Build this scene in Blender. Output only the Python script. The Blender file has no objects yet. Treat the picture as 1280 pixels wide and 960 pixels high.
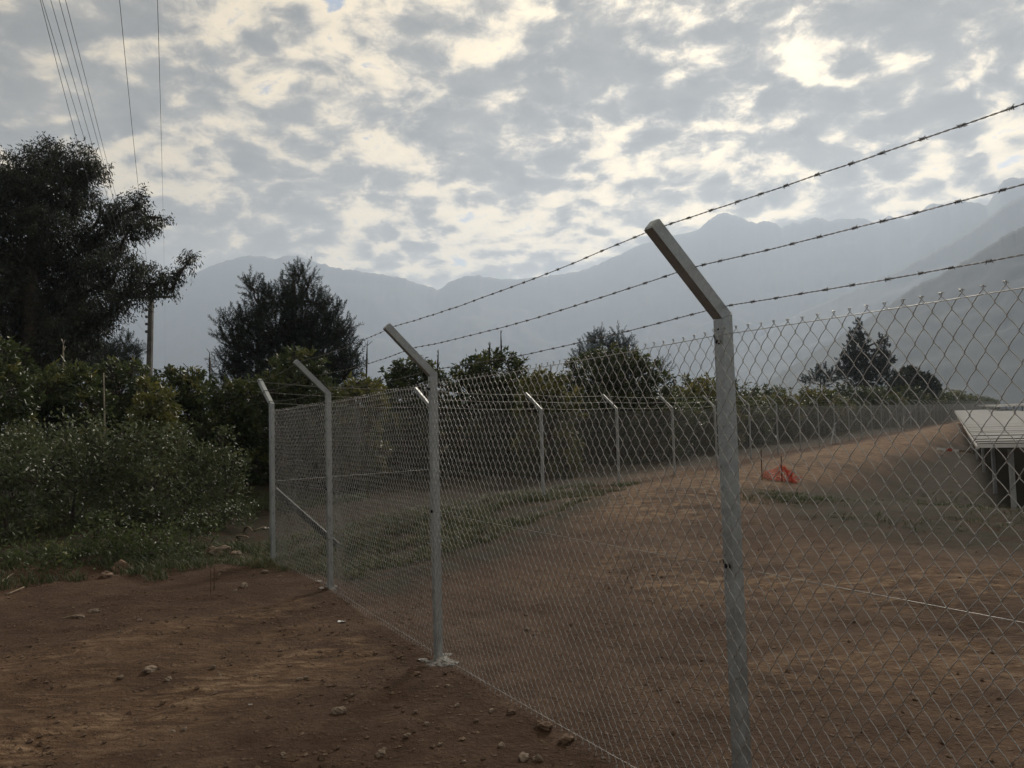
import bpy, math, random
import numpy as np

rng = np.random.default_rng(11)
random.seed(11)
sc = bpy.context.scene
col = sc.collection
R = math.radians

# ---------------------------------------------------------------- camera
EYE, F = 1.62, 995.0
PITCH, ROLL = R(3.51), R(1.5)
fw = np.array([0, math.cos(PITCH), math.sin(PITCH)])
u0 = np.array([0, -math.sin(PITCH), math.cos(PITCH)])
r0 = np.array([1.0, 0, 0])
up = u0 * math.cos(ROLL) + r0 * math.sin(ROLL)
rt = r0 * math.cos(ROLL) - u0 * math.sin(ROLL)
CAM = np.array([0, 0, EYE])
cam_data = bpy.data.cameras.new('camera')
cam = bpy.data.objects.new('camera', cam_data)
col.objects.link(cam)
from mathutils import Matrix, Vector
M = Matrix.Identity(4)
for i in range(3):
    M[i][0], M[i][1], M[i][2], M[i][3] = rt[i], up[i], -fw[i], CAM[i]
cam.matrix_world = M
cam_data.sensor_width = 36
cam_data.lens = 36 * F / 1280
cam_data.clip_start, cam_data.clip_end = 0.05, 30000
sc.camera = cam

def ray(px, py):
    return fw + rt * (px - 640) / F + up * (480 - py) / F

def at(px, py, Y):
    d = ray(px, py)
    return CAM + d * (Y / d[1])

def on_ground(px, py, z=0.0):
    d = ray(px, py)
    return CAM + d * ((z - EYE) / d[2])

# ---------------------------------------------------------------- render settings, sky, sun
sc.render.engine = 'CYCLES'
sc.view_settings.view_transform = 'Standard'
sc.view_settings.look = 'None'
sc.view_settings.gamma = 1
sc.view_settings.exposure = 0.74
sc.cycles.use_denoising = True
sc.cycles.max_bounces = 6
sc.cycles.diffuse_bounces = 3
sc.cycles.glossy_bounces = 3
sc.cycles.volume_bounces = 3
sc.cycles.transparent_max_bounces = 8
sc.cycles.sample_clamp_indirect = 6

SUN_EL, SUN_AZ = R(31), R(19.5)          # ahead of the camera and to the right, behind the clouds
sun_dir = (math.sin(SUN_AZ) * math.cos(SUN_EL), math.cos(SUN_AZ) * math.cos(SUN_EL), math.sin(SUN_EL))
world = bpy.data.worlds.new('World')
sc.world = world
world.use_nodes = True
NT = world.node_tree
NT.nodes.clear()

class Nodes:
    """small helper for wiring node trees"""
    def __init__(self, nt): self.nt = nt
    def new(self, t, **kw):
        n = self.nt.nodes.new(t)
        for k, v in kw.items(): setattr(n, k, v)
        return n
    def link(self, a, b): self.nt.links.new(a, b)
    def put(self, sock, v):
        if isinstance(v, (int, float, tuple, list)): sock.default_value = v
        else: self.link(v, sock)
    def math(self, op, a, b=0.0, c=0.0, clamp=False):
        n = self.new('ShaderNodeMath', operation=op, use_clamp=clamp)
        self.put(n.inputs[0], a); self.put(n.inputs[1], b); self.put(n.inputs[2], c)
        return n.outputs[0]
    def vmath(self, op, a, b=(0, 0, 0), out=0):
        n = self.new('ShaderNodeVectorMath', operation=op)
        self.put(n.inputs[0], a); self.put(n.inputs[1], b)
        return n.outputs[out]
    def noise(self, vec, scale, detail=3, rough=0.5, dist=0.0, out=0):
        n = self.new('ShaderNodeTexNoise')
        if vec is not None: self.link(vec, n.inputs['Vector'])
        n.inputs['Scale'].default_value = scale
        n.inputs['Detail'].default_value = detail
        n.inputs['Roughness'].default_value = rough
        n.inputs['Distortion'].default_value = dist
        return n.outputs[out]
    def ramp(self, fac, stops, interp='LINEAR'):
        n = self.new('ShaderNodeValToRGB')
        n.color_ramp.interpolation = interp
        els = n.color_ramp.elements
        while len(els) < len(stops): els.new(0.5)
        for e, (p, c) in zip(els, stops):
            e.position = p
            e.color = (*c, 1) if len(c) == 3 else c
        self.put(n.inputs[0], fac)
        return n.outputs[0]
    def maprange(self, v, a, b, c, d, smooth=False):
        n = self.new('ShaderNodeMapRange', interpolation_type='SMOOTHSTEP' if smooth else 'LINEAR')
        self.put(n.inputs[0], v)
        for i, x in enumerate((a, b, c, d)): self.put(n.inputs[i + 1], x)
        return n.outputs[0]
    def mix(self, fac, a, b, blend='MIX'):
        n = self.new('ShaderNodeMix', data_type='RGBA', blend_type=blend)
        self.put(n.inputs[0], fac)
        for s, v in ((n.inputs[6], a), (n.inputs[7], b)):
            self.put(s, (*v, 1) if isinstance(v, tuple) and len(v) == 3 else v)
        return n.outputs[2]

W = Nodes(NT)
tc = W.new('ShaderNodeTexCoord')
D = tc.outputs['Generated']
sep = W.new('ShaderNodeSeparateXYZ'); W.link(D, sep.inputs[0])
zc = W.math('ADD', W.math('MAXIMUM', sep.outputs[2], 0.0), 0.30)
cmb = W.new('ShaderNodeCombineXYZ')
W.link(W.math('DIVIDE', sep.outputs[0], zc), cmb.inputs[0])
W.link(W.math('DIVIDE', sep.outputs[1], zc), cmb.inputs[1])
cmb.inputs[2].default_value = 3.7
UV = cmb.outputs[0]
wn = W.vmath('SCALE', W.vmath('SUBTRACT', W.noise(UV, 4.5, 3, 0.6, 0.0, 1), (0.5, 0.5, 0.5)), (0, 0, 0))
wn.node.inputs['Scale'].default_value = 0.10
warp = W.vmath('ADD', UV, wn)
big = W.noise(UV, 2.6, 3, 0.55, 0.2)
cell = W.noise(warp, 11.0, 6, 0.62, 0.0)
fine = W.noise(warp, 34.0, 4, 0.6, 0.0)
vo = W.new('ShaderNodeTexVoronoi', feature='SMOOTH_F1'); W.link(warp, vo.inputs['Vector'])
vo.inputs['Scale'].default_value = 15.0; vo.inputs['Smoothness'].default_value = 0.5
puff = W.math('SUBTRACT', 1.0, vo.outputs['Distance'])
thick = W.math('ADD', W.math('MULTIPLY', big, 0.74), W.math('ADD', W.math('MULTIPLY', cell, 0.60), W.math('ADD', W.math('MULTIPLY', fine, 0.27), W.math('MULTIPLY', puff, 0.34))))   # about 0.87 on average
sundot = W.math('MAXIMUM', W.vmath('DOT_PRODUCT', D, sun_dir, 1), 0.0)
glow = W.math('POWER', sundot, 5.0)
core = W.math('POWER', sundot, 32.0)
# thin cloud transmits (bright), thick cloud is grey
lum = W.math('ADD', W.math('MULTIPLY', W.maprange(thick, 0.78, 1.08, 1.0, 0.0, True), 0.62), W.math("MULTIPLY", W.maprange(thick, 0.86, 1.0, 1.0, 0.0, True), 0.38))
bright = W.math('MULTIPLY', lum, W.math('ADD', 2.5, W.math('ADD', W.math('MULTIPLY', glow, 3.2), W.math('MULTIPLY', core, 2.6))))
base_l = W.math('ADD', -0.3, W.math('MULTIPLY', W.math('SUBTRACT', 1.0, cell), 2.5))
low = W.math('ADD', 1.0, W.math('MULTIPLY', W.math('POWER', W.math('SUBTRACT', 1.0, W.math('MAXIMUM', sep.outputs[2], 0.0)), 5.0), 1.3))    # cloud sheets brighten towards the horizon
cl_v = W.math('MULTIPLY', W.math('ADD', base_l, bright), low)
tint = W.mix(lum, (1.12, 0.98, 0.79), (1.26, 1.0, 0.62))
cl_col = W.vmath('SCALE', tint, (0, 0, 0))
sc_node = cl_col.node
W.link(cl_v, sc_node.inputs['Scale'])
sky = W.new('ShaderNodeTexSky', sky_type='NISHITA', sun_disc=False, sun_elevation=SUN_EL, sun_rotation=SUN_AZ)
gap = W.maprange(thick, 0.70, 0.80, 1.0, 0.0, True)
dim = W.vmath('SCALE', sky.outputs[0], (0, 0, 0)); dim.node.inputs['Scale'].default_value = 0.5      # thin veil over the blue
final = W.mix(gap, cl_col, dim)
bg = W.new('ShaderNodeBackground')
W.link(final, bg.inputs['Color'])
bg.inputs['Strength'].default_value = 0.1
wo = W.new('ShaderNodeOutputWorld')
W.link(bg.outputs[0], wo.inputs['Surface'])

sd = bpy.data.lights.new('sun', 'SUN')
sd.energy, sd.angle, sd.color = 2.4, R(12), (1.0, 0.92, 0.80)
sun = bpy.data.objects.new('sun', sd)
col.objects.link(sun)
sun.rotation_euler = Vector([-c for c in sun_dir]).to_track_quat('-Z', 'Y').to_euler()
sun.location = (0, 0, 60)

# ---------------------------------------------------------------- mesh helpers
WPOS = {}

class Geo:
    """collects vertices and faces, then links them as ONE mesh object"""
    def __init__(self): self.v, self.q, self.t, self.n, self.tone, self.extra = [], [], [], 0, [], {}
    def add(self, v, quads=None, tris=None, tone=0.5):
        v = np.asarray(v, float).reshape(-1, 3)
        if quads is not None and len(quads): self.q.append(np.asarray(quads, int).reshape(-1, 4) + self.n)
        if tris is not None and len(tris): self.t.append(np.asarray(tris, int).reshape(-1, 3) + self.n)
        self.v.append(v); self.n += len(v)
        t = np.asarray(tone, float)
        self.tone.append(np.full(len(v), float(t)) if t.ndim == 0 else t)
        return self
    def tubes(self, P, rad, sides=5, ref=None, tone=0.5, cap=True):
        """P: (K,N,3) polylines; rad scalar, (N,) or (K,N)"""
        P = np.asarray(P, float)
        if P.ndim == 2: P = P[None]
        K, N, _ = P.shape
        T = np.empty_like(P)
        T[:, 1:-1] = P[:, 2:] - P[:, :-2]
        T[:, 0] = P[:, 1] - P[:, 0]; T[:, -1] = P[:, -1] - P[:, -2]
        T /= np.linalg.norm(T, axis=2, keepdims=True) + 1e-12
        if ref is None:
            m = np.abs(P[:, -1] - P[:, 0]); rf = np.zeros((K, 3)); rf[np.arange(K), np.argmin(m, axis=1)] = 1
            rf = np.repeat(rf[:, None], N, 1)
        else: rf = np.broadcast_to(np.asarray(ref, float), P.shape)
        n1 = np.cross(T, rf); n1 /= np.linalg.norm(n1, axis=2, keepdims=True) + 1e-12
        n2 = np.cross(T, n1)
        a = np.arange(sides) * 2 * math.pi / sides
        rad = np.broadcast_to(np.asarray(rad, float), (K, N))
        ring = P[:, :, None] + rad[:, :, None, None] * (n1[:, :, None] * np.cos(a)[None, None, :, None] + n2[:, :, None] * np.sin(a)[None, None, :, None])
        idx = np.arange(K * N * sides).reshape(K, N, sides)
        A = idx[:, :-1]; B = idx[:, 1:]
        q = np.stack([A, np.roll(A, -1, 2), np.roll(B, -1, 2), B], -1).reshape(-1, 4)
        tr = None
        if cap and sides > 2:
            f0 = idx[:, 0]; f1 = idx[:, -1]
            tr = np.concatenate([np.stack([f0[:, 0], f0[:, i + 1], f0[:, i]], -1) for i in range(1, sides - 1)] +
                                [np.stack([f1[:, 0], f1[:, i], f1[:, i + 1]], -1) for i in range(1, sides - 1)])
        return self.add(ring.reshape(-1, 3), q, tr, tone)
    def box(self, c, size, rot=None, tone=0.5):
        s = np.array([[x, y, z] for x in (-.5, .5) for y in (-.5, .5) for z in (-.5, .5)]) * np.array(size)
        if rot is not None: s = s @ np.asarray(rot).T
        return self.add(s + np.array(c), [[0, 1, 3, 2], [4, 6, 7, 5], [0, 4, 5, 1], [2, 3, 7, 6], [0, 2, 6, 4], [1, 5, 7, 3]], tone=tone)
    def beam(self, a, b, w, h, side=None, tone=0.5):
        """rectangular bar from a to b; side = direction of the width w"""
        a, b = np.array(a, float), np.array(b, float)
        t = b - a; t /= np.linalg.norm(t)
        s = np.array(side if side is not None else np.cross(t, [0, 0, 1.0]), float)
        s -= t * (s @ t); s /= np.linalg.norm(s) + 1e-12
        k = np.cross(t, s)
        v = [p + s * w * i / 2 + k * h * j / 2 for p in (a, b) for i, j in ((-1, -1), (1, -1), (1, 1), (-1, 1))]
        return self.add(v, [[3, 2, 1, 0], [4, 5, 6, 7], [0, 1, 5, 4], [1, 2, 6, 5], [2, 3, 7, 6], [3, 0, 4, 7]], tone=tone)
    def build(self, name, mat, parent=None, smooth=False, loc=None, kind=None):
        me = bpy.data.meshes.new(name)
        o = bpy.data.objects.new(name, me)
        col.objects.link(o)
        w = np.array(loc, float) if loc is not None else (WPOS[parent.name] if parent is not None else np.zeros(3))
        v = np.concatenate(self.v) - w
        fs = []
        if self.q: fs.append(np.concatenate(self.q))
        if self.t: fs.append(np.concatenate(self.t))
        loops = np.concatenate([f.ravel() for f in fs]); cnt = np.concatenate([np.full(len(f), f.shape[1]) for f in fs])
        me.vertices.add(len(v)); me.vertices.foreach_set('co', v.astype(np.float32).ravel())
        me.loops.add(len(loops)); me.loops.foreach_set('vertex_index', loops.astype(np.int32))
        me.polygons.add(len(cnt)); me.polygons.foreach_set('loop_start', np.concatenate([[0], np.cumsum(cnt)[:-1]]).astype(np.int32))
        me.polygons.foreach_set('loop_total', cnt.astype(np.int32))
        me.update(calc_edges=True)
        at_ = me.attributes.new('tone', 'FLOAT', 'POINT')
        at_.data.foreach_set('value', np.concatenate(self.tone).astype(np.float32))
        for k, arr in self.extra.items():
            a2 = me.attributes.new(k, 'FLOAT', 'POINT'); a2.data.foreach_set('value', np.asarray(arr, np.float32))
        me.polygons.foreach_set('use_smooth', np.full(len(cnt), bool(smooth)))
        me.materials.append(mat)
        if parent is not None:
            o.parent = parent
            o.location = w - WPOS[parent.name]
        else: o.location = w
        WPOS[o.name] = w
        if kind: o['kind'] = kind
        return o

def tag(o, label=None, cat=None, group=None, kind=None):
    if label: o['label'] = label
    if cat: o['category'] = cat
    if group: o['group'] = group
    if kind: o['kind'] = kind
    return o

def thing(name, loc, label, cat, group=None):
    o = bpy.data.objects.new(name, None)
    o.empty_display_size = 0.2
    col.objects.link(o)
    o.location = loc
    WPOS[o.name] = np.array(loc, float)
    return tag(o, label, cat, group)

def link_copy(o, parent):
    c = o.copy(); col.objects.link(c); c.parent = parent
    for ch in list(o.children): link_copy(ch, c)
    return c

def dup(root, loc, rz=0.0, scale=(1, 1, 1), label=None):
    c = link_copy(root, None)
    c.location = loc; c.rotation_euler = (0, 0, rz); c.scale = scale
    if label: c['label'] = label
    WPOS[c.name] = np.array(loc, float)
    return c

def hash2(ix, iy, seed):
    n = (ix.astype(np.int64) * 374761393 + iy.astype(np.int64) * 668265263 + seed * 1442695041) & 0x7fffffff
    n = ((n ^ (n >> 13)) * 1274126177) & 0x7fffffff
    return ((n ^ (n >> 16)) & 0xffff) / 65535.0

def vnoise(x, y, seed=0):
    x, y = np.asarray(x, float), np.asarray(y, float)
    ix, iy = np.floor(x), np.floor(y)
    fx, fy = x - ix, y - iy
    fx, fy = fx * fx * (3 - 2 * fx), fy * fy * (3 - 2 * fy)
    ix, iy = ix.astype(np.int64), iy.astype(np.int64)
    a, b = hash2(ix, iy, seed), hash2(ix + 1, iy, seed)
    c, d = hash2(ix, iy + 1, seed), hash2(ix + 1, iy + 1, seed)
    return (a * (1 - fx) + b * fx) * (1 - fy) + (c * (1 - fx) + d * fx) * fy

def fbm(x, y, octs=4, seed=0, rough=0.5):
    s, amp, tot = 0, 1.0, 0
    for i in range(octs):
        s = s + amp * vnoise(x * 2 ** i, y * 2 ** i, seed + i * 17); tot += amp; amp *= rough
    return s / tot - 0.5

def sstep(a, b, x):
    t = np.clip((np.asarray(x, float) - a) / (b - a), 0, 1)
    return t * t * (3 - 2 * t)

# ---------------------------------------------------------------- materials
def mat(name, rough=0.8, metal=0.0, spec=0.3):
    m = bpy.data.materials.new(name); m.use_nodes = True
    b = m.node_tree.nodes['Principled BSDF']
    b.inputs['Roughness'].default_value = rough
    b.inputs['Metallic'].default_value = metal
    b.inputs['Specular IOR Level'].default_value = spec
    return m, b, Nodes(m.node_tree)

def bump(N, b, h, strength=0.5, dist=0.02):
    n = N.new('ShaderNodeBump'); n.inputs['Strength'].default_value = strength; n.inputs['Distance'].default_value = dist
    N.link(h, n.inputs['Height']); N.link(n.outputs[0], b.inputs['Normal'])

def attr(N, name):
    n = N.new('ShaderNodeAttribute'); n.attribute_name = name
    return n.outputs['Fac']

def objc(N):
    return N.new('ShaderNodeTexCoord').outputs['Object']

def mat_noise(name, c1, c2, scale, rough=0.8, metal=0.0, bs=0.0, detail=4, bdist=0.01, spec=0.3, bscale=None):
    m, b, N = mat(name, rough, metal, spec)
    v = objc(N)
    n = N.noise(v, scale, detail, 0.6, 0.2)
    N.link(N.ramp(n, [(0.32, c1), (0.68, c2)]), b.inputs['Base Color'])
    if bs: bump(N, b, N.noise(v, bscale or scale * 2.5, 5, 0.65), bs, bdist)
    return m

def mat_leaf(name, c_dark, c_light, c_tip=None, rough=0.55, trans=0.25):
    """leaf colour drifts from clump to clump by the 'tone' attribute"""
    m, b, N = mat(name, rough, 0, 0.35)
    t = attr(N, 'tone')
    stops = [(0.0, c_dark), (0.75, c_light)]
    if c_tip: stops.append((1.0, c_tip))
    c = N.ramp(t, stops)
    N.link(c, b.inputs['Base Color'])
    tr = N.new('ShaderNodeBsdfTranslucent'); N.link(c, tr.inputs[0])
    mx = N.new('ShaderNodeMixShader'); mx.inputs[0].default_value = trans
    N.link(b.outputs[0], mx.inputs[1]); N.link(tr.outputs[0], mx.inputs[2])
    out = m.node_tree.nodes['Material Output']
    N.link(mx.outputs[0], out.inputs['Surface'])
    return m

def mat_steel(name, c1, c2, rough=0.5, metal=0.75):
    m, b, N = mat(name, rough, metal, 0.4)
    v = objc(N)
    sp = N.new('ShaderNodeTexVoronoi'); sp.inputs['Scale'].default_value = 90; N.link(v, sp.inputs['Vector'])
    n = N.noise(v, 9, 5, 0.65, 0.4)
    f = N.math('ADD', N.math('MULTIPLY', n, 0.8), N.math('MULTIPLY', N.math('FRACT', N.math('MULTIPLY', sp.outputs['Color'], 3.1)), 0.2))
    N.link(N.ramp(f, [(0.32, c1), (0.7, c2)]), b.inputs['Base Color'])
    N.link(N.maprange(n, 0.3, 0.7, rough - 0.12, rough + 0.15), b.inputs['Roughness'])
    bump(N, b, N.noise(v, 60, 3, 0.5), 0.15, 0.002)
    return m

STEEL = mat_steel('galvanised_steel', (0.33, 0.355, 0.36), (0.48, 0.51, 0.515))
BRACE = mat_steel('dull_brace_steel', (0.075, 0.078, 0.078), (0.13, 0.134, 0.134), 0.7, 0.3)
STEEL_FAR = mat_steel('weathered_galvanised_steel', (0.30, 0.31, 0.31), (0.46, 0.47, 0.47), 0.55, 0.5)
WIRE = mat_steel('galvanised_wire', (0.40, 0.395, 0.38), (0.58, 0.57, 0.555), 0.32, 0.9)
BARB = mat_steel('dull_barbed_wire', (0.10, 0.095, 0.09), (0.24, 0.23, 0.22), 0.6, 0.6)
BLACK, _b, _N = mat('black_plastic', 0.6); _b.inputs['Base Color'].default_value = (0.015, 0.015, 0.016, 1)
CONCRETE = mat_noise('crumbly_concrete', (0.10, 0.09, 0.08), (0.44, 0.42, 0.39), 22, 0.9, bs=0.8, bdist=0.02)
STONE = mat_noise('earthy_stone', (0.12, 0.088, 0.062), (0.30, 0.235, 0.18), 9, 0.9, bs=0.7, bdist=0.02)
STONE_RED = mat_noise('reddish_stone', (0.15, 0.098, 0.066), (0.28, 0.195, 0.14), 7, 0.9, bs=0.7, bdist=0.02)
CLOD = mat_noise('dry_clods', (0.095, 0.060, 0.040), (0.21, 0.145, 0.10), 3, 0.95, bs=0.5)
WHITE = mat_noise('white_scrap', (0.6, 0.6, 0.58), (0.8, 0.8, 0.78), 30, 0.6)
BARK = mat_noise('dark_bark', (0.035, 0.028, 0.022), (0.10, 0.08, 0.065), 6, 0.9, bs=0.8, bdist=0.03)
POLE = mat_noise('weathered_pole_concrete', (0.085, 0.08, 0.073), (0.17, 0.16, 0.148), 2.2, 0.9, bs=0.4)
CABLE, _b, _N = mat('dark_cable', 0.6); _b.inputs['Base Color'].default_value = (0.10, 0.10, 0.105, 1)
STICK = mat_noise('dry_wood', (0.16, 0.115, 0.075), (0.34, 0.27, 0.19), 18, 0.85, bs=0.4)
DARKSTICK = mat_noise('dead_stem', (0.03, 0.026, 0.02), (0.08, 0.07, 0.055), 10, 0.9)
PALESTICK = mat_noise('pale_cane', (0.24, 0.21, 0.16), (0.38, 0.34, 0.27), 10, 0.8)
RUST = mat_noise('rusty_bar', (0.06, 0.035, 0.024), (0.14, 0.08, 0.05), 30, 0.9)
NET, _b, NN = mat('orange_plastic_net', 0.5)
NN.link(NN.ramp(NN.noise(objc(NN), 6, 3), [(0.3, (0.55, 0.055, 0.03)), (0.7, (0.78, 0.12, 0.06))]), _b.inputs['Base Color'])
SACK = mat_noise('grey_sack', (0.10, 0.10, 0.09), (0.2, 0.2, 0.18), 14, 0.9)
PANEL = mat_noise('white_panel_sheet', (0.80, 0.795, 0.78), (0.86, 0.855, 0.845), 2.5, 0.12, spec=0.9)
PANEL_POST = mat_noise('panel_post_grey', (0.30, 0.305, 0.305), (0.45, 0.455, 0.455), 5, 0.6)
LEAF_EUC = mat_leaf('eucalyptus_leaf', (0.022, 0.030, 0.020), (0.055, 0.066, 0.042), (0.085, 0.075, 0.045), trans=0.12)
LEAF_CAS = mat_leaf('casuarina_needle', (0.018, 0.028, 0.022), (0.045, 0.060, 0.044), None, 0.65, 0.1)
LEAF_BLUE = mat_leaf('bluish_needle', (0.045, 0.062, 0.060), (0.09, 0.112, 0.105), None, 0.65, 0.1)
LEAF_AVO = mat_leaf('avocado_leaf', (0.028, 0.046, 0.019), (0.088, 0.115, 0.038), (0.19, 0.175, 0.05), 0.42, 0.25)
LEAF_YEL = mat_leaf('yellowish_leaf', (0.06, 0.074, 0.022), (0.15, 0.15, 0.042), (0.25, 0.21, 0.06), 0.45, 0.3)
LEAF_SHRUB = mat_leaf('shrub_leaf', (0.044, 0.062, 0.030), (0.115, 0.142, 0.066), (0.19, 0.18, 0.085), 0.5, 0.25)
LEAF_WEED = mat_leaf('weed_leaf', (0.04, 0.062, 0.024), (0.095, 0.125, 0.045), (0.17, 0.18, 0.07), 0.5, 0.3)
PETAL, _b, _N = mat('white_petal', 0.6); _b.inputs['Base Color'].default_value = (0.82, 0.82, 0.78, 1)
GRASS = mat_leaf('grass_blade', (0.03, 0.043, 0.018), (0.075, 0.095, 0.036), (0.19, 0.165, 0.085), 0.6, 0.3)

# ---------------------------------------------------------------- fence lines and the lie of the land
PA, PB, PC_, PD = (on_ground(931, 1044), on_ground(548, 822), on_ground(413, 735), on_ground(341, 702))
PE = PA + (PA - PB) * 1.0
near_u = (PD - PA); near_u /= np.linalg.norm(near_u)
near_n = np.array([near_u[1] * -1, near_u[0], 0])          # outward: to the camera's side
if near_n @ (CAM - PB) < 0: near_n = -near_n
y0 = 16.3
def far_xy(n):
    k = y0 * (1 + 0.18 * n)
    return np.array([(0.0352 + 0.1186 * n) * y0, k])
far_dir = np.array([0.1186, 0.18]); far_dir /= np.linalg.norm(far_dir)
far_back = np.array([-far_dir[1], far_dir[0]])              # away from the enclosure
STEP = y0 * math.hypot(0.1186, 0.18)
S0 = float((far_xy(0) - PD[:2]) @ far_dir)

def sd_of(x, y):
    dx, dy = np.asarray(x) - PD[0], np.asarray(y) - PD[1]
    return dx * far_dir[0] + dy * far_dir[1], dx * far_back[0] + dy * far_back[1]

GS = np.array([-40, 0, 3, S0, S0 + 2 * STEP, S0 + 5 * STEP, S0 + 10 * STEP, S0 + 19 * STEP, 150, 400, 1500, 9000])
GZ = np.array([0.0, 0, .17, .30, .38, .54, .77, 1.2, 2.3, 5.0, 14, 20])
def ground_z(x, y, micro=True):
    x, y = np.asarray(x, float), np.asarray(y, float)
    s, d = sd_of(x, y)
    g = np.interp(s, GS, GZ)
    e0 = (x - PD[0]) * near_n[0] + (y - PD[1]) * near_n[1]
    inside = sstep(-11, -2.0, d)                            # 0 well inside the plot, 1 along the far fence
    lift = g * (0.35 + 0.65 * inside)
    lift = np.where(s > 90, g * (0.35 + 0.65 * inside) * (1 - sstep(90, 200, s)) + g * sstep(90, 200, s), lift)
    e = (x - PD[0]) * near_n[0] + (y - PD[1]) * near_n[1]    # >0 on the camera's side of the near fence
    lift = lift * (1 - sstep(-2.6, -0.1, e))
    left = sstep(-4.3, -7.5, x) * sstep(6, 11, y)           # verge swells a little on the left
    z = lift + 0.32 * left * (1 - sstep(60, 120, y))
    road = np.exp(-((d + 2.7) / 1.3) ** 2) * sstep(1, 7, s) * (1 - sstep(120, 200, s))
    z = z + 0.24 * road - 0.62 * (1 - sstep(-5.9, -3.9, d + 0.5 * fbm(s * .3, d * .3, 2, 14))) * sstep(7.5, 15, s) * (1 - sstep(120, 200, s)) * sstep(0.6, 4.0, -e0)
    if micro:
        far = 1 - sstep(40, 140, np.hypot(x, y))
        z = z + far * (0.16 * fbm(x * 0.5, y * 0.5, 3, 3) * sstep(0.0, 1.5, np.abs(e)) + 0.07 * fbm(x * 1.7, y * 1.7, 3, 5) + 0.045 * fbm(x * 6, y * 6, 3, 9, .6) + 0.022 * np.sin(6.28 * (y * 1.9 + 0.25 * x + 2.2 * fbm(x * .5, y * .5, 2, 33))) * sstep(.8, 2.5, x) * sstep(0.5, 1.5, -e0) * sstep(-.2, .25, fbm(x * .6, y * .9, 2, 35)))
    return z

def gz(x, y): return float(ground_z(np.array([x]), np.array([y]))[0])

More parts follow.
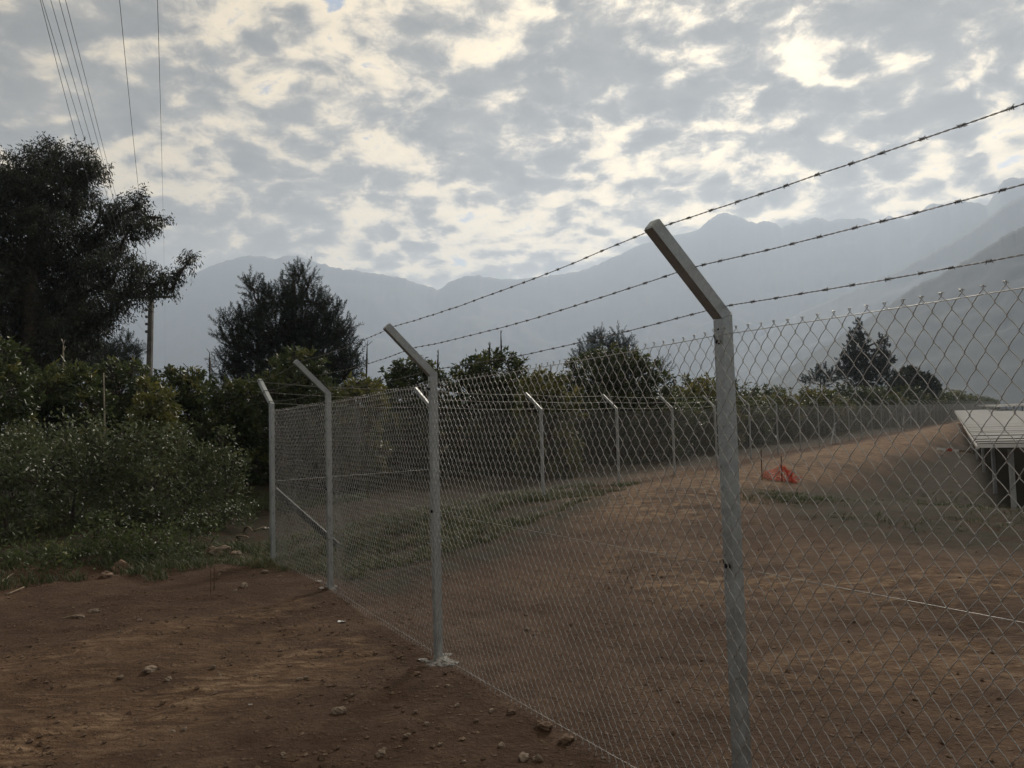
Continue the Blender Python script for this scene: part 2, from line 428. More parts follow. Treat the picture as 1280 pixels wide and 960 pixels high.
def build_ground():
    def axis(n, a, L): 
        u = np.linspace(-1, 1, n); b = math.asinh(L / a)
        return a * np.sinh(u * b)
    xs = axis(560, 2.6, 9000) + 0.5
    ys = axis(560, 2.6, 9000) + 6.0
    X, Y = np.meshgrid(xs, ys)
    x, y = X.ravel(), Y.ravel()
    z = ground_z(x, y)
    n = len(xs)
    i = np.arange(n * n).reshape(n, n)
    q = np.stack([i[:-1, :-1], i[:-1, 1:], i[1:, 1:], i[1:, :-1]], -1).reshape(-1, 4)
    g = Geo().add(np.stack([x, y, z], 1), q)
    s, d = sd_of(x, y)
    e = (x - PD[0]) * near_n[0] + (y - PD[1]) * near_n[1]
    w = fbm(x * .45, y * .45, 3, 21)
    dust = sstep(-5.2, -3.6, d + w) * (1 - sstep(-1.7, -0.9, d + w)) * sstep(2.0, 5.5, s) * (e < 0)
    # broad pale bands inside the plot and on the track in front of the fence
    dust = np.maximum(dust, 0.75 * np.exp(-((y - 8.2 + 0.25 * (x - 2)) / 1.0) ** 2) * sstep(0.5, 1.6, x) * (e < -0.4))
    dust = np.maximum(dust, 0.6 * np.exp(-((y - 5.6 - 0.12 * (x - 3)) / 0.7) ** 2) * sstep(0.5, 2.2, x) * (e < -0.4))
    dust = np.maximum(dust, (0.10 + 2.2 * np.clip(w + .01, 0, .4)) * sstep(2.2, 4.5, y) * sstep(-0.6, -2.0, e) * sstep(-.5, 1.5, x + w * 2) * (1 - sstep(7.5, 10, x)))
    tr = x * .78 - y * .62 + 0.5 * w                     # two worn tracks heading for the corner post
    dust = np.maximum(dust, 0.6 * np.exp(-((tr + 6.7) / 0.32) ** 2) * (1 - sstep(7.5, 9.3, y)) * (e > 0.3))
    dust = np.maximum(dust, 0.8 * np.exp(-((tr + 5.0) / 0.50) ** 2) * (1 - sstep(6.0, 7.6, y)) * (e > 0.3))
    dust = np.maximum(dust, 0.35 * np.exp(-((tr + 5.8) / 0.9) ** 2) * (1 - sstep(6.5, 8.5, y)) * (e > 0.3))
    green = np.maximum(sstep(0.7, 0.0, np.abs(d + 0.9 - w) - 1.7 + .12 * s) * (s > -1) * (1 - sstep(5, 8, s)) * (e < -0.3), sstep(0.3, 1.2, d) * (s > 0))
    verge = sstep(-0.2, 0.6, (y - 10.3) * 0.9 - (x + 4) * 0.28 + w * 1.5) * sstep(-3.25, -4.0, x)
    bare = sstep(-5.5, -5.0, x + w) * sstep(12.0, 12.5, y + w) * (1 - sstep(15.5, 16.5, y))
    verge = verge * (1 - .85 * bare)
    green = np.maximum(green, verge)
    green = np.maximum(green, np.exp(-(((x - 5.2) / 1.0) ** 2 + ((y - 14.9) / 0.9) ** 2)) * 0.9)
    green = np.maximum(green, 0.95 * (1 - sstep(-5.2, -4.2, d + 1.8 * w)) * sstep(2.8, 5.0, s + 2 * w) * sstep(3.4, 4.8, x) * (1 - sstep(45, 60, s)))  # mossy bank slope and hollow, their shade painted into the soil colour as well
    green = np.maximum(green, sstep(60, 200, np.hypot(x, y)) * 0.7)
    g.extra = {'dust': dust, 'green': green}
    m, b, N = mat('bare_dirt', 0.95, 0, 0.15)
    v = objc(N)
    n1 = N.noise(v, 0.55, 4, 0.6, 0.3); n2 = N.noise(v, 3.2, 6, 0.68, 0.4); n3 = N.noise(v, 26, 5, 0.7, 0.2)
    f = N.math('ADD', N.math('MULTIPLY', n1, 0.35), N.math('ADD', N.math('MULTIPLY', n2, 0.40), N.math('MULTIPLY', n3, 0.25)))
    mp = N.new('ShaderNodeMapping'); N.link(v, mp.inputs['Vector'])
    mp.inputs['Scale'].default_value = (0.55, 1.5, 1.0); mp.inputs['Rotation'].default_value = (0, 0, R(-14))
    fk = N.noise(mp.outputs[0], 5.0, 8, 0.72, 0.5)
    fk2 = N.noise(mp.outputs[0], 17.0, 5, 0.7, 0.3)
    earth = N.ramp(f, [(0.36, (0.050, 0.027, 0.016)), (0.5, (0.098, 0.056, 0.034)), (0.64, (0.17, 0.108, 0.070))])
    dusty = N.ramp(N.math('ADD', N.math('MULTIPLY', fk, 0.6), N.math('MULTIPLY', fk2, 0.4)), [(0.40, (0.11, 0.064, 0.034)), (0.52, (0.26, 0.163, 0.094)), (0.62, (0.46, 0.325, 0.205))])
    dm = N.math('MULTIPLY', attr(N, 'dust'), N.maprange(N.math('ADD', N.math('MULTIPLY', fk, 0.75), N.math('MULTIPLY', n1, 0.25)), 0.40, 0.58, 0.08, 1.0, True))
    c = N.mix(dm, earth, dusty)
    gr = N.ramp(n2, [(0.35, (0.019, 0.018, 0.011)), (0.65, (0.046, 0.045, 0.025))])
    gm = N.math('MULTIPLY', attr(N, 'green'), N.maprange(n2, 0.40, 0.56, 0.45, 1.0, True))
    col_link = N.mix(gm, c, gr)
    vg = N.new('ShaderNodeTexVoronoi'); vg.inputs['Scale'].default_value = 17; vg.inputs['Randomness'].default_value = 1
    N.link(v, vg.inputs['Vector'])
    grit = N.math('MULTIPLY', N.maprange(vg.outputs['Distance'], 0.10, 0.34, 1.0, 0.0, True), N.maprange(N.noise(v, 9, 2), .45, .6, 0.0, 1.0, True))
    h = N.math('ADD', N.math('ADD', N.math('MULTIPLY', n2, 0.6), N.math('MULTIPLY', fk, 0.35)), N.math('ADD', N.math('MULTIPLY', n3, 0.40), N.math('MULTIPLY', grit, 0.22)))
    h = N.math('ADD', h, N.math('MULTIPLY', N.noise(v, 110, 3, 0.7), 0.10))
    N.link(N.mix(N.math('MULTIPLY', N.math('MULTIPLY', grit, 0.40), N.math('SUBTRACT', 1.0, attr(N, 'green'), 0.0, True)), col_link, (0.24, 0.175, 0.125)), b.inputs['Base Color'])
    bump(N, b, h, 1.0, 0.14)
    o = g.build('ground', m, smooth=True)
    tag(o, kind='structure')
build_ground()

# ---------------------------------------------------------------- mountains
def mountains(name, pts, Yr, Yf, foot, c1, c2, seed, rough=0.17, label=None):
    """a range with its crest at depth Yr(px), its front foot at Yf, falling away behind as well"""
    pts = np.array(pts, float)
    pxs = np.arange(pts[0, 0], pts[-1, 0] + 1, 2.0)
    py = np.interp(pxs, pts[:, 0], pts[:, 1])
    yr = np.interp(pxs, [p[0] for p in Yr], [p[1] for p in Yr])
    crest = np.array([at(a, b, y) for a, b, y in zip(pxs, py, yr)])
    nr, nb = 46, 14
    rows = []
    dirs = crest[:, :2] / np.linalg.norm(crest[:, :2], axis=1, keepdims=True)
    rad = np.linalg.norm(crest[:, :2], axis=1)
    jag = rad * 0.0030 * (fbm(pxs * 0.05, pxs * 0, 4, seed + 3, 0.7) + 1.2 * fbm(pxs * 0.17, pxs * 0 + 3, 3, seed + 4, 0.8))
    rf = rad * Yf
    for k in range(nr + nb):
        if k < nr:
            t = k / (nr - 1); r = rf + (rad - rf) * t; h = t ** 1.25
        else:
            t2 = (k - nr + 1) / nb; r = rad + (rad - rf) * 1.1 * t2; h = (1 - t2) ** 1.3
            t = 1 - t2
        x, y = dirs[:, 0] * r, dirs[:, 1] * r
        z = foot + (crest[:, 2] - foot) * h + jag * h ** 9
        rg = np.abs(fbm(x / (rad.mean() * .09), y / (rad.mean() * .09), 5, seed, 0.55)) * 2
        z = z - (crest[:, 2] - foot) * rough * 4 * rg * t * (1 - t) if 0 < t < 1 else z
        z = z if k != 0 and k != nr + nb - 1 else np.full_like(z, foot - 40)
        rows.append(np.stack([x, y, z], 1))
    V = np.array(rows); a, b2 = V.shape[:2]
    i = np.arange(a * b2).reshape(a, b2)
    q = np.stack([i[:-1, :-1], i[:-1, 1:], i[1:, 1:], i[1:, :-1]], -1).reshape(-1, 4)
    m, b, N = mat(name + '_scrub', 0.95, 0, 0.1)
    v = objc(N)
    n = N.noise(v, 14.0 / rad.mean(), 6, 0.65, 0.3)
    N.link(N.ramp(n, [(0.35, c1), (0.65, c2)]), b.inputs['Base Color'])
    o = Geo().add(V.reshape(-1, 3), q).build(name, m, smooth=True)
    tag(o, kind='structure')
    return crest, pxs

far_pts = [(-500, 330), (-250, 300), (-60, 345), (60, 372), (150, 385), (200, 366), (245, 340), (270, 330), (297, 322), (315, 320), (345, 323), (360, 320), (372, 320), (385, 324), (400, 330),
           (430, 337), (455, 340), (490, 345), (515, 351), (545, 362), (551, 361), (565, 351), (583, 346), (600, 344), (615, 348), (640, 350), (668, 346),
           (700, 343), (730, 337), (760, 325), (800, 305), (835, 297), (860, 291), (872, 287), (885, 275), (897, 268), (907, 266.5), (925, 270), (935, 275), (946, 280), (955, 276), (966, 278), (977, 284),
           (990, 278), (1000, 279.5), (1008, 275), (1015, 272.5), (1028, 272), (1036, 277), (1044, 274), (1055, 272.5), (1066, 274), (1072, 272), (1084, 275), (1092, 279), (1098, 278), (1110, 270), (1122, 273),
           (1137, 275), (1150, 264), (1165, 254.5), (1178, 254), (1186, 257), (1198, 250), (1210, 253), (1233, 257.5), (1241, 245), (1247, 233), (1255, 224), (1264, 221), (1290, 224), (1330, 222), (1420, 235), (1600, 225), (1900, 250)]
far_crest, far_px = mountains('far_mountains', far_pts, [(-500, 5200), (300, 5200), (900, 5000), (1100, 4600), (1250, 3900), (1900, 3400)], 0.55, 25, (0.030, 0.036, 0.032), (0.075, 0.080, 0.070), 31)
mid_pts = [(760, 520), (820, 492), (880, 462), (916, 442), (946, 424), (1000, 391), (1030, 378), (1062, 364), (1092, 351), (1125, 336), (1162, 317), (1185, 305), (1200, 296), (1230, 277), (1255, 256), (1266, 250), (1280, 245), (1330, 225), (1500, 205), (1900, 215)]
mountains('mid_mountains', mid_pts, [(760, 3500), (1280, 3000), (1900, 2600)], 0.6, 16, (0.028, 0.034, 0.028), (0.070, 0.074, 0.058), 47)
near_pts = [(880, 520), (940, 490), (980, 465), (1010, 445), (1050, 420), (1105, 386), (1130, 368), (1152, 354), (1168, 348), (1203, 328), (1225, 315), (1244, 302), (1262, 291), (1280, 282), (1340, 255), (1500, 220), (1900, 200)]
mountains('near_mountains', near_pts, [(880, 1750), (1280, 1520), (1900, 1300)], 0.55, 12, (0.030, 0.036, 0.034), (0.060, 0.066, 0.060), 53, rough=0.09)

# two thin radio masts on the far crest
for k, (px, py) in enumerate(((384, 313), (394.5, 312))):
    i = int(np.argmin(np.abs(far_px - px)))
    c = far_crest[i]
    top = at(px, py, c[1])
    t = thing('radio_mast', (c[0], c[1], c[2] - 8), ('left', 'right')[k] + ' one of two thin radio masts on the far hazy ridge', 'mast', 'radio masts on the ridge')
    h = top[2] - c[2] + 8
    o3 = np.array([c[0], c[1], c[2] - 8])
    Geo().beam(o3, o3 + np.array([0, 0, h]), 1.6, 1.6, (1, 0, 0)).build('tower', CABLE, t)
    for z in (0.55, 0.8):
        g = Geo().box(np.array([c[0], c[1], c[2] - 8 + h * z]), (5, 5, 2.2)); g.build('antenna', CABLE, t)

# ---------------------------------------------------------------- chain-link fences
P_, H_ = 0.032, 0.0905

def chain_geo(length, height, wr, sides, sub, seed, top_tips=True, sag=0.0, wob=1.0):
    """woven wire: every second vertex of a wire hooks into its neighbour; x along, z up, y out of plane"""
    r = np.random.default_rng(seed)
    nw = int(length / P_); nv = int(round(height / (H_ / 2)))
    if sub == 4: fr = [(0, 0), (.065, .075), (.5, .5), (.935, .925)]
    elif sub == 2: fr = [(0, 0), (.5, .5)]
    else: fr = [(0, 0)]
    k = np.arange(nw)[:, None]; j = np.arange(nv + 1)[None]
    side = (j + k) % 2
    xv = (k + side) * P_ + np.where(side == 1, 0.0016, -0.0016)
    zv = np.broadcast_to(j * H_ / 2, xv.shape).astype(float)
    pts = []
    for a, f in fr:
        x = xv[:, :-1] + (xv[:, 1:] - xv[:, :-1]) * f
        z = zv[:, :-1] + (zv[:, 1:] - zv[:, :-1]) * a
        sg = np.where(side[:, :-1] == 0, 1.0, -1.0)
        y = sg * 0.0042 * math.sin(math.pi * a) + 0.0014 * math.cos(math.pi * a) * sg
        pts.append(np.stack([x, y + 0 * x, z], -1))
    Pn = np.stack(pts, 2).reshape(nw, -1, 3)
    last = np.stack([xv[:, -1], 0 * xv[:, -1], zv[:, -1]], -1)[:, None]
    Pn = np.concatenate([Pn, last], 1)
    x, z = Pn[..., 0], Pn[..., 2]
    Pn = Pn.copy()
    if wob:
        Pn[..., 0] += wob * 0.013 * fbm(x * 3, z * 3, 3, seed)
        Pn[..., 2] += wob * 0.016 * fbm(x * 2.5 + 9, z * 3, 3, seed + 5)
        Pn[..., 1] += wob * 0.045 * fbm(x * 1.3, z * 1.1, 2, seed + 8)
        Pn[..., 2] -= sag * 4 * (x / length) * (1 - x / length) * (z / height)
    g = Geo().tubes(Pn, wr, sides, ref=(0, 1, 0.001), cap=False)
    if top_tips:
        tips = Pn[:, -1]
        s2 = side[:, -1]
        lean = np.where(s2 == 1, 1.0, -1.0)
        a = tips; b = tips + np.stack([lean * 0.004, 0 * lean + .004, 0 * lean + 0.008], -1)
        c = tips + np.stack([-lean * 0.010, 0 * lean - .003, 0 * lean + 0.006 + r.uniform(-.004, .004, len(lean))], -1)
        g.tubes(np.stack([a, b, c], 1), wr * 0.95, sides, ref=(0, 1, 0.001))
        a = Pn[:, 0]
        c = a + np.stack([lean * 0.006, 0 * lean + .003, 0 * lean - 0.018], -1)
        g.tubes(np.stack([a, (a + c) / 2 + [0, .003, 0], c], 1), wr * 0.95, sides, ref=(0, 1, 0.001))
    return g

def placed(g, origin, ux, uy, uz=(0, 0, 1)):
    B = np.stack([ux, uy, uz], 0)
    h = Geo(); v = np.concatenate(g.v)
    h.v = [v @ B + origin]; h.q, h.t, h.n, h.tone = g.q, g.t, g.n, g.tone
    return h

PW = 0.054                    # square tube
BEND, ARM_O, ARM_H = 2.07, 0.355, 0.35
nz = np.array([0, 0, 1.0])

def post_geo(base, n, u, bend, foot=-0.35):
    """upright with its top cut on the mitre"""
    n3, u3 = np.array([n[0], n[1], 0]), np.array([u[0], u[1], 0])
    g = Geo(); w = PW / 2
    k = math.tan(R(22.5))
    v = []
    for z, mit in ((foot, 0), (bend, 1)):
        for a, b in ((-1, -1), (1, -1), (1, 1), (-1, 1)):
            p = np.array(base) + u3 * w * a + n3 * w * b
            p[2] = base[2] + z - mit * k * w * b
            v.append(p)
    g.add(v, [[3, 2, 1, 0], [4, 5, 6, 7], [0, 1, 5, 4], [1, 2, 6, 5], [2, 3, 7, 6], [3, 0, 4, 7]])
    return g

def arm_geo(base, n, u, bend):
    n3, u3 = np.array([n[0], n[1], 0]), np.array([u[0], u[1], 0])
    d = n3 * ARM_O + nz * ARM_H; L = np.linalg.norm(d); d /= L
    q = np.cross(u3, d); q = q if q[2] < 0 else -q           # under side
    w = PW / 2; k = math.tan(R(22.5))
    c0 = np.array(base) + nz * bend
    v = []
    for l, mit in ((0.002, 1), (L, 0)):
        for a, b in ((-1, -1), (1, -1), (1, 1), (-1, 1)):
            v.append(c0 + u3 * (w - .0006) * a + q * (w - .0006) * b + d * (l + mit * k * w * (b)))
    g = Geo().add(v, [[3, 2, 1, 0], [0, 1, 5, 4], [1, 2, 6, 5], [2, 3, 7, 6], [3, 0, 4, 7]])
    # slightly domed cap
    e = c0 + d * L
    cap = [e + u3 * w * .7 * a + q * w * .7 * b + d * 0.006 for a, b in ((-1, -1), (1, -1), (1, 1), (-1, 1))]
    g.add(list(v[4:8]) + cap, [[0, 1, 5, 4], [1, 2, 6, 5], [2, 3, 7, 6], [3, 0, 4, 7], [4, 5, 6, 7]])
    return g, c0, d, q, L

def barbed(A, B, sag, sides=4, seed=0, r=0.0012, hr=0.0014, pitch=0.05, every=0.115):
    rr = np.random.default_rng(seed)
    A, B = np.array(A), np.array(B); L = np.linalg.norm(B - A)
    n = int(L / pitch * 7)
    t = np.linspace(0, 1, n)
    ln = A + (B - A) * t[:, None]
    ln[:, 2] -= sag * 4 * t * (1 - t)
    ln[:, 2] += 0.006 * fbm(t * L * 3.1, t * 0 + seed, 3, seed)
    dr = (B - A) / L
    s = np.cross(dr, nz); s /= np.linalg.norm(s); k = np.cross(s, dr)
    g = Geo()
    ph = t * L / pitch * 2 * math.pi
    for o in (0, math.pi):
        g.tubes(ln + hr * (np.cos(ph + o)[:, None] * s + np.sin(ph + o)[:, None] * k), r, sides, ref=k)
    if every:
        m = int(L / every)
        for i in range(m):
            tt = (i + 0.5 + rr.uniform(-.12, .12)) / m
            c = A + (B - A) * tt; c[2] -= sag * 4 * tt * (1 - tt)
            c[2] += 0.006 * float(fbm(np.array([tt * L * 3.1]), np.array([seed * 1.0]), 3, seed)[0])
            a = np.linspace(0, 5.5 * math.pi, 18)
            coil = c + dr * (np.linspace(-.007, .007, 18))[:, None] + 0.0042 * (np.cos(a)[:, None] * s + np.sin(a)[:, None] * k)
            g.tubes(coil, r * .95, sides, ref=dr)
            for sg in (-1, 1):
                for _ in (0, 1):
                    an = rr.uniform(0, 2 * math.pi)
                    o = np.cos(an) * s + np.sin(an) * k
                    st = c + dr * sg * .008 - o * .006
                    g.tubes(np.stack([st, st + o * 0.012, st + o * 0.014 + dr * sg * 0.004]), np.array([r, r, r * .4]), sides, ref=dr)
    return g

def strand(A, B, sag, r, sides=5, n=16):
    t = np.linspace(0, 1, n)[:, None]
    ln = np.array(A) + (np.array(B) - np.array(A)) * t
    ln[:, 2] -= (sag * 4 * t * (1 - t))[:, 0]
    return Geo().tubes(ln, r, sides, ref=(0, 0, 1))

# ---- the near fence: posts E (out of frame), A, B, C and the corner post D
nf = thing('chain_link_fence', tuple(PB), 'near run of chain-link fence crossing the right foreground to the corner post', 'fence', 'chain-link fence runs')
tops = []
near_posts = [PE, PA, PB, PC_, PD]
heights = [2.07, 2.075, 2.065, 2.10, 2.085]
for i, (b, hb) in enumerate(zip(near_posts, heights)):
    b = np.array([b[0], b[1], 0.0])
    n = near_n.copy(); u = near_u.copy()
    if i == 4:                                           # the corner post's arm faces out on the corner
        n = np.array([-0.68, 0.73, 0.0])
        n /= np.linalg.norm(n); u = np.array([-n[1], n[0], 0])
    g = post_geo(b, n, u, hb)
    po = g.build('post', STEEL, nf)
    ag, c0, d, q, L = arm_geo(b, n, u, hb)
    ag.build('arm', STEEL, po)
    tops.append((c0, d, q, L))
    # tie wires / plugs on the outer face
    for z, s in ((hb - 0.105, .013), (1.06, .016)):
        c = b + n * (PW / 2 + 0.004) + nz * z
        bg = Geo()
        a = np.linspace(0, 2 * math.pi, 9)[:-1]
        bg.tubes(np.stack([c - n * .004, c + n * .010]), np.array([s * .8, s * .55]), 7, ref=nz)
        bg.tubes(np.stack([c + u * s + nz * .004, c + n * .012, c - u * s * .9 - nz * .005]), .003, 5, ref=nz)
        bg.tubes(np.stack([c, c + n * .02 + nz * .016, c + n * .024 + nz * .03]), .0022, 4, ref=u)
        bg.build('tie', BLACK, po)
    c = b + n * (PW / 2 + 0.0008) + nz * (hb - 0.052)
    Geo().tubes(np.stack([c - n * .001, c + n * .0004]), .0045, 8, ref=nz).build('bolt_hole', BLACK, po)
    if i == 4:
        # strap bands where the barbed wire is tied round the corner arm
        for f in (.06, .5, .93):
            cc = c0 + d * L * f
            s3 = np.cross(d, q); w = PW / 2 + .003
            band = Geo()
            for l in (-.006, .006): pass
            v = []
            for l in (-.005, .005):
                for a1, b1 in ((-1, -1), (1, -1), (1, 1), (-1, 1)): v.append(cc + s3 * w * a1 + q * w * b1 + d * l)
            band.add(v, [[0, 1, 5, 4], [1, 2, 6, 5], [2, 3, 7, 6], [3, 0, 4, 7]])
            band.build('strap', BLACK, po)
mesh_off = near_n * (PW / 2 + 0.009)
BOT, MH = 0.02, 1.98
for i in range(4):
    a, b = near_posts[i + 1], near_posts[i]              # run from far to near
    a = np.array([a[0], a[1], 0]); b = np.array([b[0], b[1], 0])
    L = np.linalg.norm(b - a); ux = (b - a) / L
    g = chain_geo(L, MH, 0.00145, 5 if i < 2 else 4, 4 if i < 2 else 2, 100 + i, sag=0.012, wob=1.5)
    placed(g, a + mesh_off + nz * BOT, ux, near_n).build('mesh_panel', WIRE, nf, smooth=True)
    for z, r in ((BOT + MH - 0.004, 0.0016), (1.06, .0014), (BOT + .03, .0016)):
        o = mesh_off * (0.72 if z == 1.06 else 1.18)
        strand(a + o + nz * z, b + o + nz * z, 0.012 if z > 1.5 else 0.006, r).build('tension_wire', WIRE, nf, smooth=True)
for f, sag in ((.93, .025), (.5, .03), (.06, .03)):
    for i in range(4):
        (c1, d1, q1, L1), (c2, d2, q2, L2) = tops[i], tops[i + 1]
        A = c1 + d1 * L1 * f - q1 * (PW / 2 + .003); B = c2 + d2 * L2 * f - q2 * (PW / 2 + .003)
        barbed(A, B, sag, 4, seed=int(f * 100) + i).build('barbed_wire', BARB, nf, smooth=True)
# the raking brace behind the corner post, lying along the far side
fd3 = np.array([far_dir[0], far_dir[1], 0])
Geo().beam(PD + fd3 * 0.03 + nz * 0.95, PD + fd3 * 1.28 + nz * -0.02, .075, .06, near_n).build('brace', BRACE, nf)

def lump(c, rx, ry, rz, seed, rough=.35, nu=14, nv=8, rot=0.0):
    """an irregular rock or lump"""
    th = np.linspace(0, 2 * math.pi, nu, endpoint=False); ph = np.linspace(0.0, math.pi, nv)
    T, Ph = np.meshgrid(th, ph)
    x, y, z = np.sin(Ph) * np.cos(T), np.sin(Ph) * np.sin(T), np.cos(Ph)
    k = 1 + rough * 2 * (fbm(x * 1.6 + z * 1.1 + seed * 3.1, y * 1.6 - z * .9, 3, seed, .6))
    k[0] = k[0].mean(); k[-1] = k[-1].mean()
    z2 = np.sign(z) * np.abs(z) ** .8
    X, Y = x * k * rx, y * k * ry
    cr, sr = math.cos(rot), math.sin(rot)
    V = np.stack([c[0] + X * cr - Y * sr, c[1] + X * sr + Y * cr, c[2] + z2 * k * rz], -1).reshape(-1, 3)
    i = np.arange(nu * nv).reshape(nv, nu)
    q = np.stack([i[:-1], i[1:], np.roll(i[1:], -1, 1), np.roll(i[:-1], -1, 1)], -1).reshape(-1, 4)
    return Geo().add(V, q)

# crumbled concrete round the feet of two posts
for b, n_, s_ in ((PB, 17, 1.1), (PC_, 7, .7)):
    g = Geo()
    for i in range(n_):
        a = rng.uniform(0, 2 * math.pi); d_ = rng.uniform(.04, .17) * s_
        p = b + near_u * -math.cos(a) * d_ * 1.3 + near_n * math.sin(a) * d_ * .8
        r_ = rng.uniform(.025, .07) * s_
        l = lump((p[0], p[1], gz(p[0], p[1]) + .004), r_, r_ * rng.uniform(.4, .9), r_ * .26, 200 + i, .8, 11, 7, a)
        g.add(np.concatenate(l.v), np.concatenate(l.q))
    g.build('concrete_footing', CONCRETE, nf)

# ---- the far fence, 37 posts running off to the right
NPOST = 60
ff = thing('chain_link_fence', (PD[0] + 1.0, PD[1] + 1.5, 0.1), 'long far run of chain-link fence with many leaning arms dwindling to the right', 'fence', 'chain-link fence runs')
fb3 = np.array([far_back[0], far_back[1], 0])
ZB = np.interp(np.arange(-1, NPOST), [-1, 0, 2, 5, 10, 19, 40, 70], [2.07, 2.08, 2.19, 2.47, 2.72, 3.28, 4.55, 6.2])
proto = None; fpos = []
base0 = np.array([*far_xy(0), 0.0])
for k in range(-1, NPOST):
    xy = far_xy(k); bz = ZB[k + 1] - 2.08
    loc = np.array([xy[0], xy[1], bz])
    fpos.append(loc)
    if proto is None:
        g = post_geo(loc, fb3, fd3, 2.08, foot=-0.45)
        proto = g.build('post', STEEL_FAR, ff, loc=loc)
        ag, *_ = arm_geo(loc, fb3, fd3, 2.08)
        ag.build('arm', STEEL_FAR, proto)
    else:
        c = link_copy(proto, ff)
        c.location = loc - WPOS[ff.name]
        c.rotation_euler = (random.uniform(-.012, .012), random.uniform(-.012, .012), random.uniform(-.03, .03))
WIRE_FAR = mat_steel('far_wire', (0.32, 0.32, 0.31), (0.46, 0.46, 0.44), 0.5, 0.7)
mp = None; L0 = STEP
g = chain_geo(L0, 1.98, 0.00155, 3, 1, 300, top_tips=False, wob=.8)
mp_geo = g
off = -fb3 * 0                                            # mesh hangs on the outer side of these posts
def bay(a, b, first):
    global mp
    v = b - a; L = np.linalg.norm(v[:2])
    ang = math.atan2(v[1], v[0])
    if mp is None:
        B = Geo(); vv = np.concatenate(g.v); B.v = [vv + a]; B.q, B.t, B.n, B.tone = g.q, g.t, g.n, g.tone
        mp = B.build('mesh_panel', WIRE_FAR, ff, loc=a); o = mp
    else:
        o = mp.copy(); col.objects.link(o); o.parent = ff
    o.location = a + fb3 * (PW / 2 + .01) + nz * .03 - WPOS[ff.name]
    o.rotation_euler = (0, -math.atan2(v[2], L), ang)
    o.scale = (L / L0 * 1.0, 1, 1)
for i in range(len(fpos) - 1): bay(fpos[i], fpos[i + 1], i == 0)
d0 = np.array([PD[0], PD[1], 0.0])
bay(d0, fpos[0], False)
for f in (.93, .5, .06):
    pts = [d0 + nz * 2.085 + (near_n * .3 + fb3 * .2) * f * .9 + nz * ARM_H * f] + [p + nz * 2.08 + fb3 * ARM_O * f + nz * ARM_H * f for p in fpos]
    gg = Geo()
    for a, b in zip(pts[:-1], pts[1:]):
        s_ = strand(a, b, .03, .0022, 3, 6); gg.add(np.concatenate(s_.v), np.concatenate(s_.q))
    gg.build('barbed_wire', BARB, ff)
for k in (8, 15):                                          # two raking braces
    p = fpos[k + 1]
    Geo().beam(p + nz * 1.15 + fd3 * .03, p + fd3 * -1.15 + nz * .05, .055, .055, fb3).build('brace', STEEL_FAR, ff)
Geo().tubes(np.stack([d0 + nz * 1.06, fpos[0] + nz * 1.06]), .0016, 4, ref=nz).build('tension_wire', WIRE_FAR, ff)

# ---------------------------------------------------------------- plants
def unit(v): return v / (np.linalg.norm(v, axis=-1, keepdims=True) + 1e-12)

def leaves(g, pos, axis, length, width, tone, roll=None, fold=0.0, r=rng):
    """one rhombic leaf per position"""
    n = len(pos)
    axis = unit(axis)
    rv = unit(r.normal(size=(n, 3)))
    side = unit(np.cross(axis, rv))
    nor = np.cross(axis, side)
    L = np.broadcast_to(length, (n,))[:, None]; Wd = np.broadcast_to(width, (n,))[:, None]
    mid = pos + axis * L * .45 + nor * L * fold
    v = np.stack([pos, mid - side * Wd / 2, pos + axis * L, mid + side * Wd / 2], 1).reshape(-1, 3)
    q = np.arange(n * 4).reshape(n, 4)
    g.add(v, q, tone=np.repeat(np.broadcast_to(tone, (n,)), 4))

def in_ball(n, r, shell=0.0):
    d = unit(r.normal(size=(n, 3)))
    rad = (shell + (1 - shell) * r.random(n)) ** (1 / 2.2)
    return d * rad[:, None]

def curve(a, b, r, bend=.12, n=5, up_=0.0):
    t = np.linspace(0, 1, n)[:, None]
    L = np.linalg.norm(b - a)
    off_ = r.normal(size=3) * L * bend * .6; off_[2] += up_ * L
    return a + (b - a) * t + off_ * (4 * t * (1 - t))

